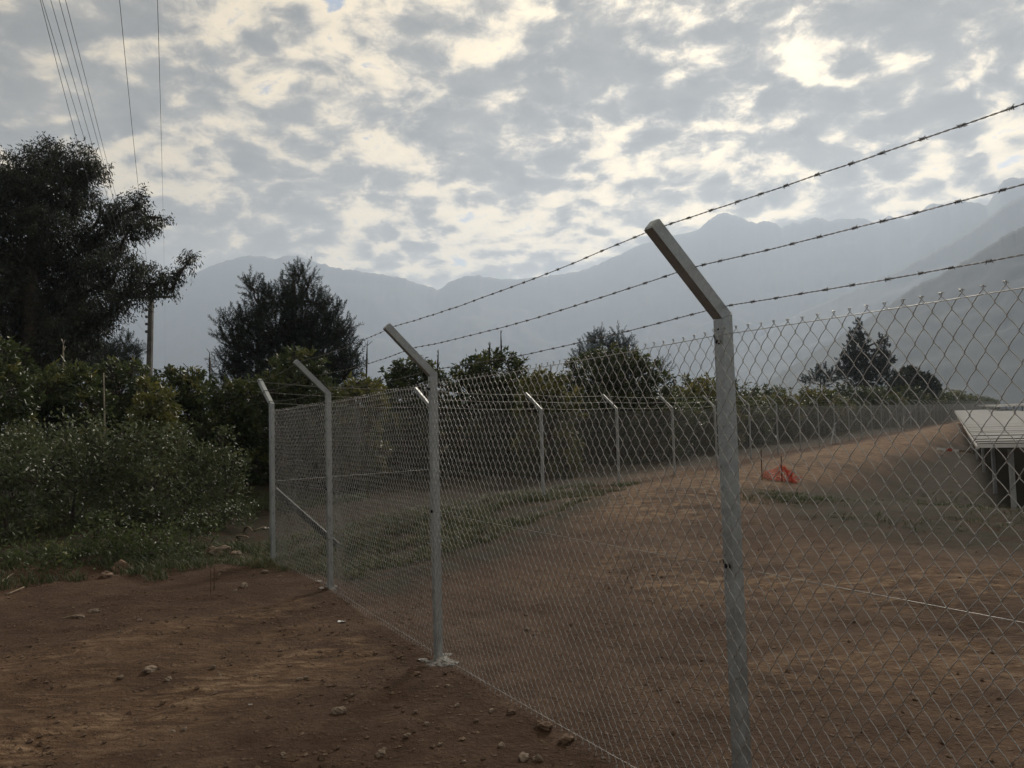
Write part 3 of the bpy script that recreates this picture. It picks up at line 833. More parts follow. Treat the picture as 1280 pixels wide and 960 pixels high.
def tree(name, label, cat, base, clumps, style, leafmat, trunk_r, trunk_to=None, group=None, density=1.0, seed=1, bark=None, size=1.0, bare=0):
    """clumps: list of (centre, (rx, ry, rz)); limbs reach every clump, twigs reach every tuft of leaves"""
    r = np.random.default_rng(seed)
    base = np.array(base, float)
    t = thing(name, tuple(base), label, cat, group)
    cen = np.array([c for c, _ in clumps])
    top = np.array(trunk_to if trunk_to is not None else [cen[:, 0].mean(), cen[:, 1].mean(), np.percentile(cen[:, 2], 60)])
    wood = Geo()
    tl = curve(base - nz * .2, top, r, .05, 9)
    wood.tubes(tl, np.linspace(trunk_r, trunk_r * .35, 9), 9, ref=(1, .2, 0))
    fol = Geo(); nodes = []
    axis0 = np.array([top[0], top[1]])
    for c, rad in sorted(clumps, key=lambda e: float(np.hypot(*(np.array(e[0])[:2] - axis0)))):
        c = np.array(c, float); rad = np.array(rad if np.ndim(rad) else (rad,) * 3, float)
        # limb leaves the nearest wood that is already there: the trunk or an earlier bough
        if len(nodes):
            nd = np.array(nodes); dist = np.linalg.norm(nd - c, axis=1) + 1.5 * np.maximum(0, nd[:, 2] - c[2])
        k = int(np.argmin(np.linalg.norm(tl - c, axis=1) + 1.2 * np.maximum(0, tl[:, 2] - c[2])))
        start = tl[k]; lr = trunk_r * .34
        if len(nodes) and dist.min() < np.linalg.norm(tl[k] - c) * .8:
            start = nd[int(np.argmin(dist))]; lr = trunk_r * .2
        lm = curve(start, c, r, .12, 7, -.03)
        wood.tubes(lm, np.linspace(lr, lr * .4, 7), 6, ref=(0.3, .2, 1))
        nodes.append(c)
        vol = rad.prod() ** (1 / 3)
        nt = max(5, int(density * style['tufts'] * vol ** 2 / size ** 2))
        o = in_ball(nt, r, style.get('shell', .25)) * rad
        p = c + o
        # soften outline: a few tufts stick out
        stick = r.random(nt) < style.get('stick', .16)
        p[stick] = c + o[stick] * r.uniform(1.08, style.get('reach', 1.32), (stick.sum(), 1))
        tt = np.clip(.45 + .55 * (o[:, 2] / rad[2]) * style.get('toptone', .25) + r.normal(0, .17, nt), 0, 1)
        # twigs
        sel = np.arange(nt) if nt < 160 else r.choice(nt, 160, False)
        st = c + (p[sel] - c) * r.uniform(.0, .45, (len(sel), 1)) - nz * rad[2] * .15
        tw = np.stack([st, (st + p[sel]) / 2 + r.normal(0, .05, (len(sel), 3)) * vol, p[sel] + unit(p[sel] - st) * style['len'] * .4], 1)
        wood.tubes(tw, np.array([.016, .010, .004]) * size * style.get('twig', 1), 4, ref=(0.3, .5, .7), cap=False)
        m = style['per']
        pp = np.repeat(p, m, 0); nn = len(pp)
        outd = unit(np.repeat(o, m, 0) + 1e-6)
        tone = np.clip(np.repeat(tt, m) + r.normal(0, .1, nn), 0, 1)
        L = style['len'] * size * r.uniform(.6, 1.25, nn); Wd = style['wid'] * size * r.uniform(.7, 1.2, nn)
        kind = style['kind']
        if kind == 'droop':
            pos = pp + r.normal(0, style['spread'], (nn, 3)) * size
            ax = r.normal(0, .55, (nn, 3)) + outd * .35 + np.array([0, 0, -.75])
        elif kind == 'rosette':
            pos = pp + r.normal(0, style['spread'] * .5, (nn, 3)) * size
            ax = r.normal(0, .8, (nn, 3)) + outd * .8 + np.array([0, 0, -.15])
        elif kind == 'needle':
            # sprays along a shoot that climbs up and out
            sh = unit(outd * .8 + np.array([0, 0, style.get('climb', .8)]) + np.repeat(r.normal(0, .35, (nt, 3)), m, 0))
            al = np.tile(np.linspace(0, 1, m), nt)[:, None]
            pos = pp + sh * al * style['shoot'] * size
            ax = sh * .8 + r.normal(0, .55, (nn, 3))
            L = L * (1.15 - .55 * al[:, 0])
        else:
            pos = pp + r.normal(0, style['spread'], (nn, 3)) * size
            ax = r.normal(0, 1, (nn, 3)) + outd * .5 + np.array([0, 0, .15])
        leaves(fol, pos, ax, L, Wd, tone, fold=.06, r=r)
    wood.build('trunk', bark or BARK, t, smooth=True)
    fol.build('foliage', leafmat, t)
    return t

EUC = dict(kind='droop', tufts=120, per=30, len=.17, wid=.045, spread=.13, shell=.05, twig=.8, limb=.82)
CAS = dict(kind='needle', tufts=100, per=44, len=.18, wid=.020, spread=.1, shoot=.55, shell=.12, climb=1.0, stick=.25, reach=1.75)
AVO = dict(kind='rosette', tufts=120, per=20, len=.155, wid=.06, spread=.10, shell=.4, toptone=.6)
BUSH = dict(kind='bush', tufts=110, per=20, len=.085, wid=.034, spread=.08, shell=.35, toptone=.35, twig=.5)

def px_clumps(lst, Y, dep=None, r=None, ysc=1.0):
    """(px, py, radius px[, depth offset]) -> world clumps of true depth"""
    rr = np.random.default_rng(int(Y * 10) if r is None else r)
    out = []
    for e in lst:
        px, py, rp = e[:3]
        dY = e[3] if len(e) > 3 else rr.uniform(-1, 1) * (dep if dep is not None else rp * Y / F * 1.2)
        c = at(px, py, Y + dY)
        s = rp * (Y + dY) / F
        out.append((c, (s, s * 1.1, s * ysc)))
    return out

def base_at(px, Y):
    p = at(px, 550, Y)
    return (p[0], p[1], gz(p[0], p[1]))

# big eucalyptus at the left edge
euc = [(30, 215, 32), (62, 200, 28), (95, 205, 26), (118, 212, 16), (10, 232, 26), (70, 235, 36), (30, 262, 38), (-20, 240, 40), (-60, 280, 60), (88, 258, 26), (100, 232, 20),
       (60, 290, 40), (15, 310, 46), (105, 296, 24), (95, 325, 36), (130, 300, 22), (150, 268, 22), (172, 252, 15), (140, 276, 20), (165, 285, 20), (182, 272, 9), (190, 282, 12), (203, 272, 7), (120, 330, 24), (150, 318, 18),
       (50, 345, 46), (0, 370, 55), (100, 370, 36), (140, 352, 22), (165, 342, 18), (180, 336, 12), (188, 356, 17), (165, 368, 20), (205, 352, 15), (222, 343, 10), (234, 330, 9), (239, 322, 6), (215, 362, 8), (140, 385, 22),
       (60, 395, 46), (110, 402, 30), (20, 420, 50), (80, 430, 40), (112, 428, 18), (95, 452, 24), (50, 460, 40), (130, 398, 14), (-60, 350, 70), (-70, 430, 70), (125, 252, 6), (-90, 210, 60)]
tree('eucalyptus_tree', 'tall dark eucalyptus with ragged spreading crown filling the upper left edge', 'tree', base_at(25, 30), px_clumps(euc, 30, r=5), EUC, LEAF_EUC, .42, trunk_to=at(40, 250, 30), density=.84, seed=3)
# dark feathery tree left of the fence corner
cas = [(374, 344, 6), (380, 337, 4), (366, 342, 4), (388, 346, 5), (372, 352, 9), (385, 358, 7), (366, 372, 15), (392, 378, 13), (345, 380, 15), (318, 362, 10), (325, 380, 13), (312, 356, 6), (338, 368, 8), (405, 385, 9), (415, 398, 11), (378, 400, 28), (345, 410, 30), (318, 405, 18), (400, 420, 28), (425, 415, 12), (432, 425, 10),
       (300, 398, 8), (283, 402, 7), (276, 408, 5), (290, 412, 9), (278, 422, 6), (296, 430, 14), (320, 440, 30), (360, 445, 35), (405, 450, 30), (432, 448, 14), (444, 458, 8), (290, 455, 18), (300, 480, 24), (345, 480, 32), (395, 480, 30), (430, 470, 16), (330, 510, 35), (300, 520, 25), (380, 515, 35), (352, 358, 5), (422, 388, 4)]
tree('casuarina_tree', 'dense dark feathery tree with upswept shoots behind the fence corner', 'tree', base_at(355, 34), px_clumps(cas, 34, r=8), CAS, LEAF_CAS, .3, trunk_to=at(368, 380, 34), density=2.1, seed=4)
# small feathery tree behind the pole
sm = [(118, 440, 9), (128, 436, 8), (152, 430, 7), (161, 426, 5), (170, 440, 7), (140, 445, 9), (120, 452, 10), (132, 446, 9), (150, 442, 8), (160, 438, 5), (165, 448, 8), (145, 455, 14), (125, 468, 16), (155, 468, 14), (170, 462, 8), (176, 470, 6), (140, 480, 20), (113, 445, 5)]
tree('casuarina_tree', 'small feathery tree with open twiggy top beside the utility pole', 'tree', base_at(145, 46), px_clumps(sm, 46, r=9), CAS, LEAF_CAS, .15, density=2.0, seed=5)
# blue-green tips behind the right orchard tree
bl = [(735, 440, 9), (745, 428, 8), (748, 420, 5), (756, 430, 7), (728, 450, 8), (770, 428, 5), (773, 418, 4), (778, 430, 8), (786, 438, 7), (768, 442, 10), (745, 450, 14), (780, 455, 14), (826, 462, 7), (760, 470, 22)]
tree('conifer_tree', 'bluish feathery conifer with two tips poking above the orchard trees', 'tree', base_at(760, 44), px_clumps(bl, 44, r=12), CAS, LEAF_BLUE, .15, density=2.0, seed=6)
# far conifer pair and dark tree at right
cf = [(1073, 404, 3), (1072, 412, 5), (1068, 424, 8), (1080, 420, 5), (1070, 438, 12), (1083, 432, 6), (1062, 450, 11), (1078, 455, 13), (1104, 424, 4), (1103, 434, 7), (1100, 446, 9), (1110, 450, 7), (1098, 460, 12), (1058, 465, 13), (1075, 470, 16), (1100, 473, 13)]
tree('conifer_tree', 'dark twin-topped conifer standing alone above the far hedge of trees', 'tree', base_at(1080, 84), px_clumps(cf, 84, r=13), dict(CAS, tufts=40, len=.24, wid=.05, shoot=.4), LEAF_CAS, .3, density=2.2, seed=7)
dk = [(1137, 468, 8), (1128, 474, 10), (1122, 480, 8), (1145, 476, 10), (1153, 472, 6), (1160, 480, 9), (1167, 486, 6), (1140, 486, 12), (1125, 490, 10)]
tree('round_tree', 'dark rounded tree just right of the far twin-topped conifer', 'tree', base_at(1142, 92), px_clumps(dk, 92, r=14), dict(AVO, tufts=26, len=.45, wid=.2, spread=.25), LEAF_EUC, .25, density=2.0, seed=8)
sm2 = [(1022, 466, 4), (1030, 463, 4), (1016, 472, 6), (1035, 470, 6), (1045, 474, 5), (1026, 476, 8), (1010, 478, 5)]
tree('conifer_tree', 'small bluish conifer tops just left of the far twin-topped conifer', 'tree', base_at(1028, 75), px_clumps(sm2, 75, r=15), dict(CAS, tufts=26, len=.25, wid=.05, shoot=.7), LEAF_BLUE, .15, density=2.4, seed=9)

ORCH = 'orchard trees and bushes behind the fence'
# orchard trees one by one: label, px clumps, depth, material
orch = [
 ('leafy avocado tree with glossy tips cut by the left edge', [(5, 438, 20), (-20, 450, 34), (18, 462, 22), (-5, 485, 36), (20, 495, 22), (-30, 520, 50), (10, 540, 30)], 17, LEAF_AVO),
 ('rounded yellow-tipped avocado tree below the tall eucalyptus', [(70, 475, 20), (90, 470, 18), (55, 490, 24), (105, 485, 18), (80, 505, 34), (45, 515, 28), (115, 510, 24), (75, 545, 40)], 19, LEAF_AVO),
 ('broad avocado tree in front of the utility pole foot', [(140, 468, 18), (165, 466, 14), (120, 480, 18), (150, 492, 30), (180, 480, 18), (130, 515, 30), (170, 520, 30), (150, 550, 36)], 21, LEAF_AVO),
 ('yellowish bush between the avocado trees above the white flowers', [(185, 492, 16), (200, 500, 18), (178, 515, 20), (208, 525, 20), (192, 545, 28)], 17.5, LEAF_YEL),
 ('dark avocado tree with loose tips right of the utility pole', [(205, 466, 10), (222, 470, 11), (238, 474, 13), (255, 468, 9), (230, 490, 22), (250, 495, 22), (215, 500, 22), (240, 525, 32), (262, 520, 20), (225, 555, 30)], 22, LEAF_AVO),
 ('dark bushy tree at the foot of the feathery tree', [(275, 490, 18), (290, 505, 26), (315, 495, 22), (300, 535, 34), (270, 540, 24), (325, 530, 26), (305, 565, 30)], 21, LEAF_AVO),
 ('green avocado tree rising behind the corner post and second post', [(350, 462, 17), (372, 450, 15), (392, 455, 14), (362, 478, 24), (395, 480, 22), (340, 492, 24), (375, 510, 34), (410, 505, 22), (350, 540, 34), (395, 545, 34)], 21, LEAF_AVO),
 ('small round yellow-green bush over the second bay of the fence', [(448, 478, 12), (435, 486, 13), (462, 486, 12), (448, 500, 24), (430, 515, 20), (468, 512, 20), (450, 540, 30)], 20, LEAF_YEL),
 ('dark avocado tree seen left of the second nearest post', [(505, 460, 13), (522, 458, 13), (492, 468, 12), (538, 466, 12), (515, 478, 24), (485, 485, 18), (545, 482, 18), (510, 510, 36), (545, 520, 30), (480, 520, 28), (515, 550, 36)], 24, LEAF_AVO),
 ('domed dark avocado tree under the two tall dead shoots', [(615, 451, 14), (598, 457, 13), (632, 452, 13), (582, 465, 13), (648, 458, 10), (612, 470, 26), (640, 475, 20), (575, 478, 14), (590, 492, 28), (630, 500, 30), (608, 530, 38), (570, 520, 26), (655, 530, 30)], 25, LEAF_AVO),
 ('olive-brown bush in the gap before the tall orchard tree', [(680, 475, 13), (692, 470, 9), (665, 482, 12), (700, 482, 12), (682, 498, 24), (708, 505, 18), (660, 510, 22), (685, 535, 32)], 23, LEAF_YEL),
 ('tall dense orchard tree left of the nearest post', [(762, 443, 13), (740, 450, 12), (800, 450, 13), (782, 452, 16), (720, 462, 13), (815, 462, 13), (745, 472, 26), (790, 476, 28), (715, 482, 18), (830, 478, 12), (760, 505, 38), (815, 505, 28), (725, 515, 30), (780, 540, 36), (840, 520, 24)], 29, LEAF_AVO),
]
for i, (lab, cl, Y, lm) in enumerate(orch):
    cc = px_clumps(cl, Y, r=40 + i)
    cx = float(np.mean([c[0] for c in cl]))
    lo_y = max(c[1] for c in cl); w_ = np.std([c[0] for c in cl]) * 1.5
    cc += px_clumps([(cx + f * w_, lo_y + 22, 20) for f in (-1, -.35, .35, 1)] + [(cx + f * w_, lo_y + 48, 19) for f in (-.9, -.3, .3, .9)], Y, r=140 + i)      # skirts near the ground
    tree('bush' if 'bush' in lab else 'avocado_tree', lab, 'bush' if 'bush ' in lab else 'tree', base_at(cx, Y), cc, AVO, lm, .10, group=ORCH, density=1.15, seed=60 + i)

# second row of the orchard behind, and the hedge-like row along the far fence: prototypes, then copies
def proto_tree(seed, lm, name):
    r = np.random.default_rng(seed); cl = []
    for k in range(17):
        a = r.uniform(0, 2 * math.pi); q_ = r.uniform(.2, 1.35); z = r.uniform(.4, 2.7)
        k_ = 1.0 - .25 * max(0, z - 1.8)
        cl.append((np.array([math.cos(a) * q_ * k_, math.sin(a) * q_ * k_, z]), (r.uniform(.55, .85),) * 3))
    cl.append((np.array([0, 0, 2.9]), (.6, .6, .5)))
    return tree(name, 'leafy green orchard tree in the hedge-like row behind the far fence', 'tree', (0, 0, 0), cl, dict(AVO, tufts=44, per=14, len=.20, wid=.085), lm, .09, group='row of orchard trees behind the far fence', seed=seed)
protos = [proto_tree(500 + i, (LEAF_AVO, LEAF_AVO, LEAF_YEL)[i], 'avocado_tree') for i in range(3)]
used = [False] * 3
def put_proto(x, y, sc_, rz, k):
    loc = (x, y, gz(x, y))
    if not used[k]:
        used[k] = True; protos[k].location = loc; protos[k].rotation_euler = (0, 0, rz); protos[k].scale = sc_; return protos[k]
    return dup(protos[k], loc, rz, sc_)
s = 19.0; i = 0
while s < 300:
    sp = 3.3 if s < 110 else 4.6
    for row in (0, 1):
        if row == 1 and s > 120: continue
        d_ = 4.0 + row * 5.0 + random.uniform(-.5, .5)
        xy = PD[:2] + far_dir * (s + random.uniform(-.5, .5) + row * 1.6) + far_back * d_
        h = random.choice((random.uniform(.62, .85), random.uniform(.85, 1.12))) * (1.0 + .35 * sstep(40, 150, s)) * (1.0 + .12 * row)
        k = random.choice((0, 0, 1, 1, 2))
        put_proto(xy[0], xy[1], (h * random.uniform(1.0, 1.2), h * random.uniform(1.0, 1.2), h), random.uniform(0, 6.28), k)
    s += sp; i += 1
for k, (px, Y) in enumerate(((420, 32), (470, 30), (560, 33), (690, 34), (640, 36), (860, 36), (900, 40), (100, 30), (200, 31), (250, 33))):
    p = at(px, 550, Y)
    h = random.uniform(.74, .86)
    o = put_proto(p[0], p[1], (h * 1.2, h * 1.2, h), random.uniform(0, 6.28), k % 2)
    o['label'] = 'orchard tree filling the gaps between the nearer orchard trees'
    o['group'] = 'orchard trees of the second row'

# ---- white-flowered shrubs on the left verge
def shrub(label, px_list, Y, seed, flowers):
    cl = px_clumps(px_list, Y, r=seed)
    cx = float(np.mean([c[0] for c in px_list]))
    lo_y = max(c[1] for c in px_list); w_ = np.std([c[0] for c in px_list]) * 1.6
    if seed != 76: cl += px_clumps([(cx + f * w_, lo_y + 24, 17) for f in (-1, -.5, 0, .5, 1)], Y - .4, r=seed + 50, ysc=.8)
    t = tree('flowering_shrub', label, 'shrub', base_at(cx, Y), cl, BUSH, LEAF_SHRUB, .03, group='white-flowered shrubs on the verge', density=1.25, seed=seed)
    r = np.random.default_rng(seed + 900)
    g = Geo(); n = int(flowers * 1.35)
    nk = max(6, n // 5); hub = r.integers(0, len(cl), nk); hubd = unit(r.normal(size=(nk, 3)) + np.array([0, -.5, .7]))
    for j in range(n):
        q_ = int(r.integers(0, nk)); c, rad = cl[hub[q_]]; rad = np.array(rad)
        o = unit(hubd[q_] + r.normal(0, .28, 3))
        p = c + o * rad * r.uniform(.95, 1.15)
        s_ = r.uniform(.009, .018)
        nrm = unit(o + r.normal(0, .5, 3)); e1 = unit(np.cross(nrm, r.normal(size=3))); e2 = np.cross(nrm, e1)
        a = np.arange(5) * 2 * math.pi / 5
        ring = p + s_ * (np.cos(a)[:, None] * e1 + np.sin(a)[:, None] * e2)
        g.add(np.concatenate([[p - nrm * s_ * .35], ring]), None, [[0, 1 + k_, 1 + (k_ + 1) % 5] for k_ in range(5)])
    o = g.build('flowers', PETAL, t); o['kind'] = 'stuff'
    return t
shrub('white-flowered shrub cut by the left edge of the photo', [(-15, 590, 50), (15, 575, 34), (-40, 630, 60), (20, 625, 44), (45, 600, 30), (10, 660, 36)], 11.8, 71, 110)
shrub('tall white-flowered shrub under the pale leaning cane', [(85, 555, 30), (110, 535, 24), (130, 560, 30), (70, 590, 36), (110, 600, 40), (90, 640, 36), (60, 650, 30)], 13.0, 72, 95)
shrub('white-flowered shrub in the middle of the bank', [(165, 545, 26), (150, 580, 32), (185, 570, 30), (200, 545, 18), (160, 620, 34), (195, 610, 34)], 13.6, 73, 95)
shrub('white-flowered shrub right of the middle one under the yellowish bush', [(225, 550, 22), (240, 575, 28), (215, 595, 28), (250, 600, 26), (225, 630, 28)], 14.2, 74, 75)
shrub('rightmost white-flowered shrub closest to the fence corner', [(275, 555, 20), (295, 575, 16), (270, 585, 26), (300, 590, 14), (265, 615, 24), (290, 612, 18)], 14.8, 75, 75)
shrub('pale broad-leaved low shrub beneath the left avocado tree', [(30, 545, 20), (60, 548, 16), (15, 555, 20), (45, 565, 24)], 13.4, 76, 25)

def weed(label, lst, Y, seed):
    cx = float(np.mean([c[0] for c in lst]))
    tree('weed_clump', label, 'weeds', base_at(cx, Y), px_clumps(lst, Y, r=seed, ysc=.8), dict(BUSH, len=.07, wid=.03, tufts=140, toptone=.6), LEAF_WEED, .012, group='weed clumps on the verge', density=1.2, seed=seed)
weed('bright green weed clump just behind the two reddish stones', [(118, 664, 22), (145, 660, 22), (168, 668, 20), (105, 680, 18), (160, 684, 18), (135, 684, 20), (185, 690, 12)], 10.6, 81)
weed('green weed clump right of the one behind the reddish stones', [(200, 672, 18), (222, 682, 15), (238, 692, 12), (185, 690, 14), (212, 695, 12), (175, 700, 9)], 10.7, 82)
weed('dark green weed clump at the left edge of the verge', [(40, 690, 20), (70, 698, 18), (15, 705, 18), (90, 710, 12), (50, 715, 14)], 9.9, 83)
weed('sparse weed clump below the middle flowering shrub', [(230, 655, 16), (250, 648, 14), (215, 662, 12), (265, 660, 10)], 12.0, 84)

# ---- grass
def grass(name, pts, seed, lo=.06, hi=.2, per=11, dry=.5):
    r = np.random.default_rng(seed); g = Geo()
    n = len(pts); z = ground_z(pts[:, 0], pts[:, 1])
    P = np.repeat(np.stack([pts[:, 0], pts[:, 1], z - .01], 1), per, 0) + r.normal(0, .05, (n * per, 3)) * [1, 1, .1]
    m = len(P)
    L = r.uniform(lo, hi, m) * np.repeat(r.uniform(.6, 1.2, n), per)
    a = r.uniform(0, 2 * math.pi, m); lean = r.uniform(.15, .9, m)
    d = np.stack([np.cos(a) * lean, np.sin(a) * lean, np.ones(m)], 1); d = unit(d)
    sd_ = np.stack([-np.sin(a), np.cos(a), 0 * a], 1) * .0045
    mid = P + d * L[:, None] * .55; tip = P + d * L[:, None] + np.stack([np.cos(a) * L * .25, np.sin(a) * L * .25, -.15 * L], 1)
    v = np.stack([P - sd_, P + sd_, mid + sd_ * .8, mid - sd_ * .8, tip], 1).reshape(-1, 3)
    b = np.arange(m)[:, None] * 5
    tone = np.clip(np.repeat(r.normal(dry, .2, n), per) + r.normal(0, .12, m), 0, 1)
    g.add(v, b + np.array([[0, 1, 2, 3]]), b + np.array([[3, 2, 4]]), tone=np.repeat(tone, 5))
    tag(g.build(name, GRASS), kind='stuff')

r = np.random.default_rng(5)
cand = np.stack([r.uniform(-12, -3.3, 9000), r.uniform(7.5, 19, 9000)], 1)
w = fbm(cand[:, 0] * .9, cand[:, 1] * .9, 3, 61)
ok = ((cand[:, 1] - 10.2) * 0.9 - (cand[:, 0] + 4) * 0.28 + w * 3.2 > 0) & (w > -.05 - .3 * (r.random(9000) > .75))
ok &= ~((cand[:, 0] + w > -5.3) & (cand[:, 1] + w > 12.2) & (cand[:, 1] < 16))
grass('verge_grass', cand[ok], 91, .05, .24)
sv, dv = r.uniform(-.5, 10, 12000), r.uniform(-3.2, 3.4, 12000)
w = fbm(sv * .8, dv * .8, 3, 63)
ok = (np.abs(dv + .6) + w * 2.4 < 1.7 - .14 * sv + (dv > 0) * .8) & (w > -.09)
grass('fence_line_grass', (PD[:2] + far_dir * sv[ok][:, None] + far_back * dv[ok][:, None]), 92, .04, .16, 9, .66)
cand = np.stack([r.normal(5.1, .5, 330), r.normal(14.6, .4, 330)], 1)
grass('patch_grass', cand, 93, .03, .09)
cand = np.stack([r.uniform(4, 15, 1500), r.uniform(8.5, 22, 1500)], 1)
w = fbm(cand[:, 0] * .6, cand[:, 1] * .6, 3, 64)
s3, d3 = sd_of(cand[:, 0], cand[:, 1])
grass('shed_grass', cand[(w > -.02) & (d3 + 3 * w < -5.2) & (s3 > 4.5 + 4 * w)], 94, .03, .12)

# ---- thin dead shoots above the crowns, canes and stakes
for k, (x0_, y0_, x1_, y1_, Y, lab) in enumerate([
    (262, 440, 263, 492, 23, 'dark dead shoot left of the dense feathery tree'),
    (459, 430, 456, 490, 22, 'dead shoot with a dark tip just right of the feathery tree'),
    (548, 437, 547, 480, 24, 'short dead shoot above the second nearest post'),
    (612, 427, 612, 462, 25, 'short dead shoot on the domed avocado tree, left of the taller one'),
    (626, 413, 630, 470, 25, 'tallest dead shoot with a thick dark tip on the domed avocado tree'),
    (688, 455, 692, 490, 23, 'bent dead shoot above the olive-brown bush'),
    (79, 428, 83, 475, 20, 'pale thin cane in front of the eucalyptus crown'),
    (234, 458, 234, 492, 22, 'short dark stump-like shoot right of the utility pole')]):
    a, b = at(x1_, y1_ + 70, Y), at(x0_, y0_, Y)
    g = Geo().tubes(curve(a, b, rng, .012, 8), np.array([.03, .026, .02, .016, .016, .03, .034, .012]) * (.8 if Y > 21 else .6), 5, ref=(1, .3, 0))
    for j in range(5):
        c = b + (a - b) * rng.uniform(.0, .22)
        g.tubes(np.stack([c, c + np.array([rng.normal(0, .06), rng.normal(0, .06), .12])]), .008, 4, ref=(1, .3, 0))
    tag(g.build('dead_shoot', PALESTICK if 'pale' in lab else DARKSTICK, smooth=True), lab, 'dead shoot', 'dead shoots above the trees')
a, b = at(131, 555, 14.5), at(129.5, 466, 14.5)
tag(Geo().tubes(curve(a, b, rng, .01, 6), np.linspace(.016, .009, 6), 6, ref=(1, .2, 0)).build('cane', PALESTICK, smooth=True), 'tall pale cane standing upright in the flowering shrubs', 'cane')
for k, (x, y1_, y2_) in enumerate(((263.5, 712, 741), (268, 708, 738))):
    b = on_ground(x - .5, y2_, gz(*on_ground(x - .5, y2_)[:2]))
    t_ = at(x, y1_, b[1])
    tag(Geo().tubes(np.stack([b - nz * .1, t_]), .005, 5, ref=(1, .2, 0)).build('stake', RUST), ('left', 'right')[k] + ' one of two thin rusty stakes in the dirt below the large stone', 'stake', 'rusty stakes')

# ---------------------------------------------------------------- utility pole and power lines
YP = 42.0
ptop, pbase = at(189, 374, YP), base_at(184, YP)
pbase = np.array(pbase)
up_ = thing('utility_pole', tuple(pbase), 'grey tapered utility pole rising behind the left orchard trees', 'utility pole')
Geo().tubes(np.stack([pbase - nz * .3, pbase * .5 + ptop * .5, ptop]), np.array([.21, .175, .145]), 4, ref=(1, 1, 0)).build('shaft', POLE, up_)
ins = []
for j, y in enumerate((387, 396, 405, 414.5)):
    c = at(183.0, y, YP - .12)
    Geo().tubes(np.stack([c - nz * .07, c - nz * .01, c + nz * .07]), np.array([.05, .085, .05]), 8, ref=(1, 0, 0)).build('insulator', CABLE, up_)
    d_ = at(187, y, YP)
    Geo().beam(c, d_, .03, .03, (0, 1, 0)).build('bracket', CABLE, up_)
    ins.append(c + np.array([-.06, 0, .03]))
ca, cb = at(166, 372, YP), at(212, 371, YP)
Geo().beam(ca, cb, .10, .12, (0, 1, 0)).build('crossarm', POLE, up_)
ends = [ins[3], ins[2], ins[1], ins[0], at(178, 371, YP), at(190, 369, YP), at(206.5, 475, 150)]
tops_px = [(50.3, 97.5), (52.7, 107.4), (63.4, 114.8), (73.9, 122.8), (81.8, 128), (149.4, 167.2), (196.9, 201.8)]
wl = ['leftmost of the bunch of five power lines', 'second from the left in the bunch of five power lines', 'middle line of the bunch of five power lines', 'fourth from the left in the bunch of five power lines', 'rightmost line of the bunch of five power lines', 'single power line between the bunch and the rightmost line', 'rightmost single power line running down the sky']
for (xa, xb), e, lab in zip(tops_px, ends, wl):
    Yt = 10.8
    A = at(xa, 0, Yt)
    dxy = (A - e)[:2]
    rr_ = ray(xb, 180)
    # where the ray crosses the vertical plane of the line
    k = (e[1] * dxy[0] - e[0] * dxy[1]) / (rr_[1] * dxy[0] - rr_[0] * dxy[1])
    Mp = CAM + rr_ * k
    Lh = np.hypot(*dxy)
    tm = np.hypot(*(Mp - e)[:2]) / Lh
    zc_ = np.polyfit([0, tm, 1], [e[2], Mp[2], A[2]], 2)
    tt = np.linspace(0, 1.55, 50)
    zz = np.polyval(zc_, np.minimum(tt, 1)) + (tt > 1) * (2 * zc_[0] + zc_[1]) * (tt - 1)
    L_ = np.stack([e[0] + dxy[0] * tt, e[1] + dxy[1] * tt, zz], 1)
    tag(Geo().tubes(L_, .0042, 4, ref=(1, .5, 0)).build('power_line', CABLE, smooth=True), lab + ', high at the upper left', 'power line', 'overhead power lines')

# ---------------------------------------------------------------- long white panel canopies on posts
def canopy(label, F0, dirv, length, width, rise, n_panels, leg_h, posts, seed, slope_right=0.0):
    r = np.random.default_rng(seed)
    F0 = np.array(F0); d = np.array([dirv[0], dirv[1], rise]); w = np.array([dirv[1], -dirv[0], slope_right])
    t = thing('panel_canopy', (F0[0], F0[1], F0[2] - leg_h), label, 'canopy', 'white panel canopies')
    pl = length / n_panels
    pm = None
    up3 = unit(np.cross(w, d))
    for i in range(n_panels):
        o = F0 + d * pl * i
        if pm is None:
            g = Geo()
            th, gap_ = .028, .02
            # each sheet laps over the next: its front edge rides higher than its back
            v = [o + d * a + w * b + up3 * (c + (.055 if a < pl * .5 else -.015)) for a in (gap_, pl + .03) for b in (0, width) for c in (-th, 0)]
            g.add(v, [[0, 1, 3, 2], [4, 6, 7, 5], [0, 4, 5, 1], [2, 3, 7, 6], [0, 2, 6, 4], [1, 5, 7, 3]])
            pm = g.build('roof_panel', PANEL, t, loc=o)
        else:
            c = pm.copy(); col.objects.link(c); c.parent = t
            c.location = o - WPOS[t.name] + up3 * r.uniform(-.006, .006)
    for b in (0.0, width):
        Geo().beam(F0 + w * b - up3 * .055, F0 + d * length + w * b - up3 * .075, .05, .06, w).build('edge_beam', PANEL, t)
    Geo().beam(F0 - d * .03 - up3 * .02, F0 - d * .03 + w * width - up3 * .03, .05, .07, d).build('front_beam', PANEL, t)
    for a, b in posts:
        p = F0 + d * a + w * b - up3 * .11
        q_ = np.array([p[0], p[1], gz(p[0], p[1]) - .3])
        Geo().beam(q_, p, .08, .06, (1, 0, 0)).build('leg', PANEL_POST, t)
az = R(28.7); dv_ = (math.sin(az), math.cos(az))
F0 = at(1222, 556, 15.2)
cw = 4.0
canopy('nearest long low canopy of white ribbed panels on posts at the right edge', F0, dv_, 66, cw, .021, 66, F0[2] - gz(F0[0], F0[1]), [(.45, .55), (.5, 2.6)] + [(a, b) for a in range(8, 66, 8) for b in (.55, 3.4)], 1)
F1 = at(1246, 507.5, 58)
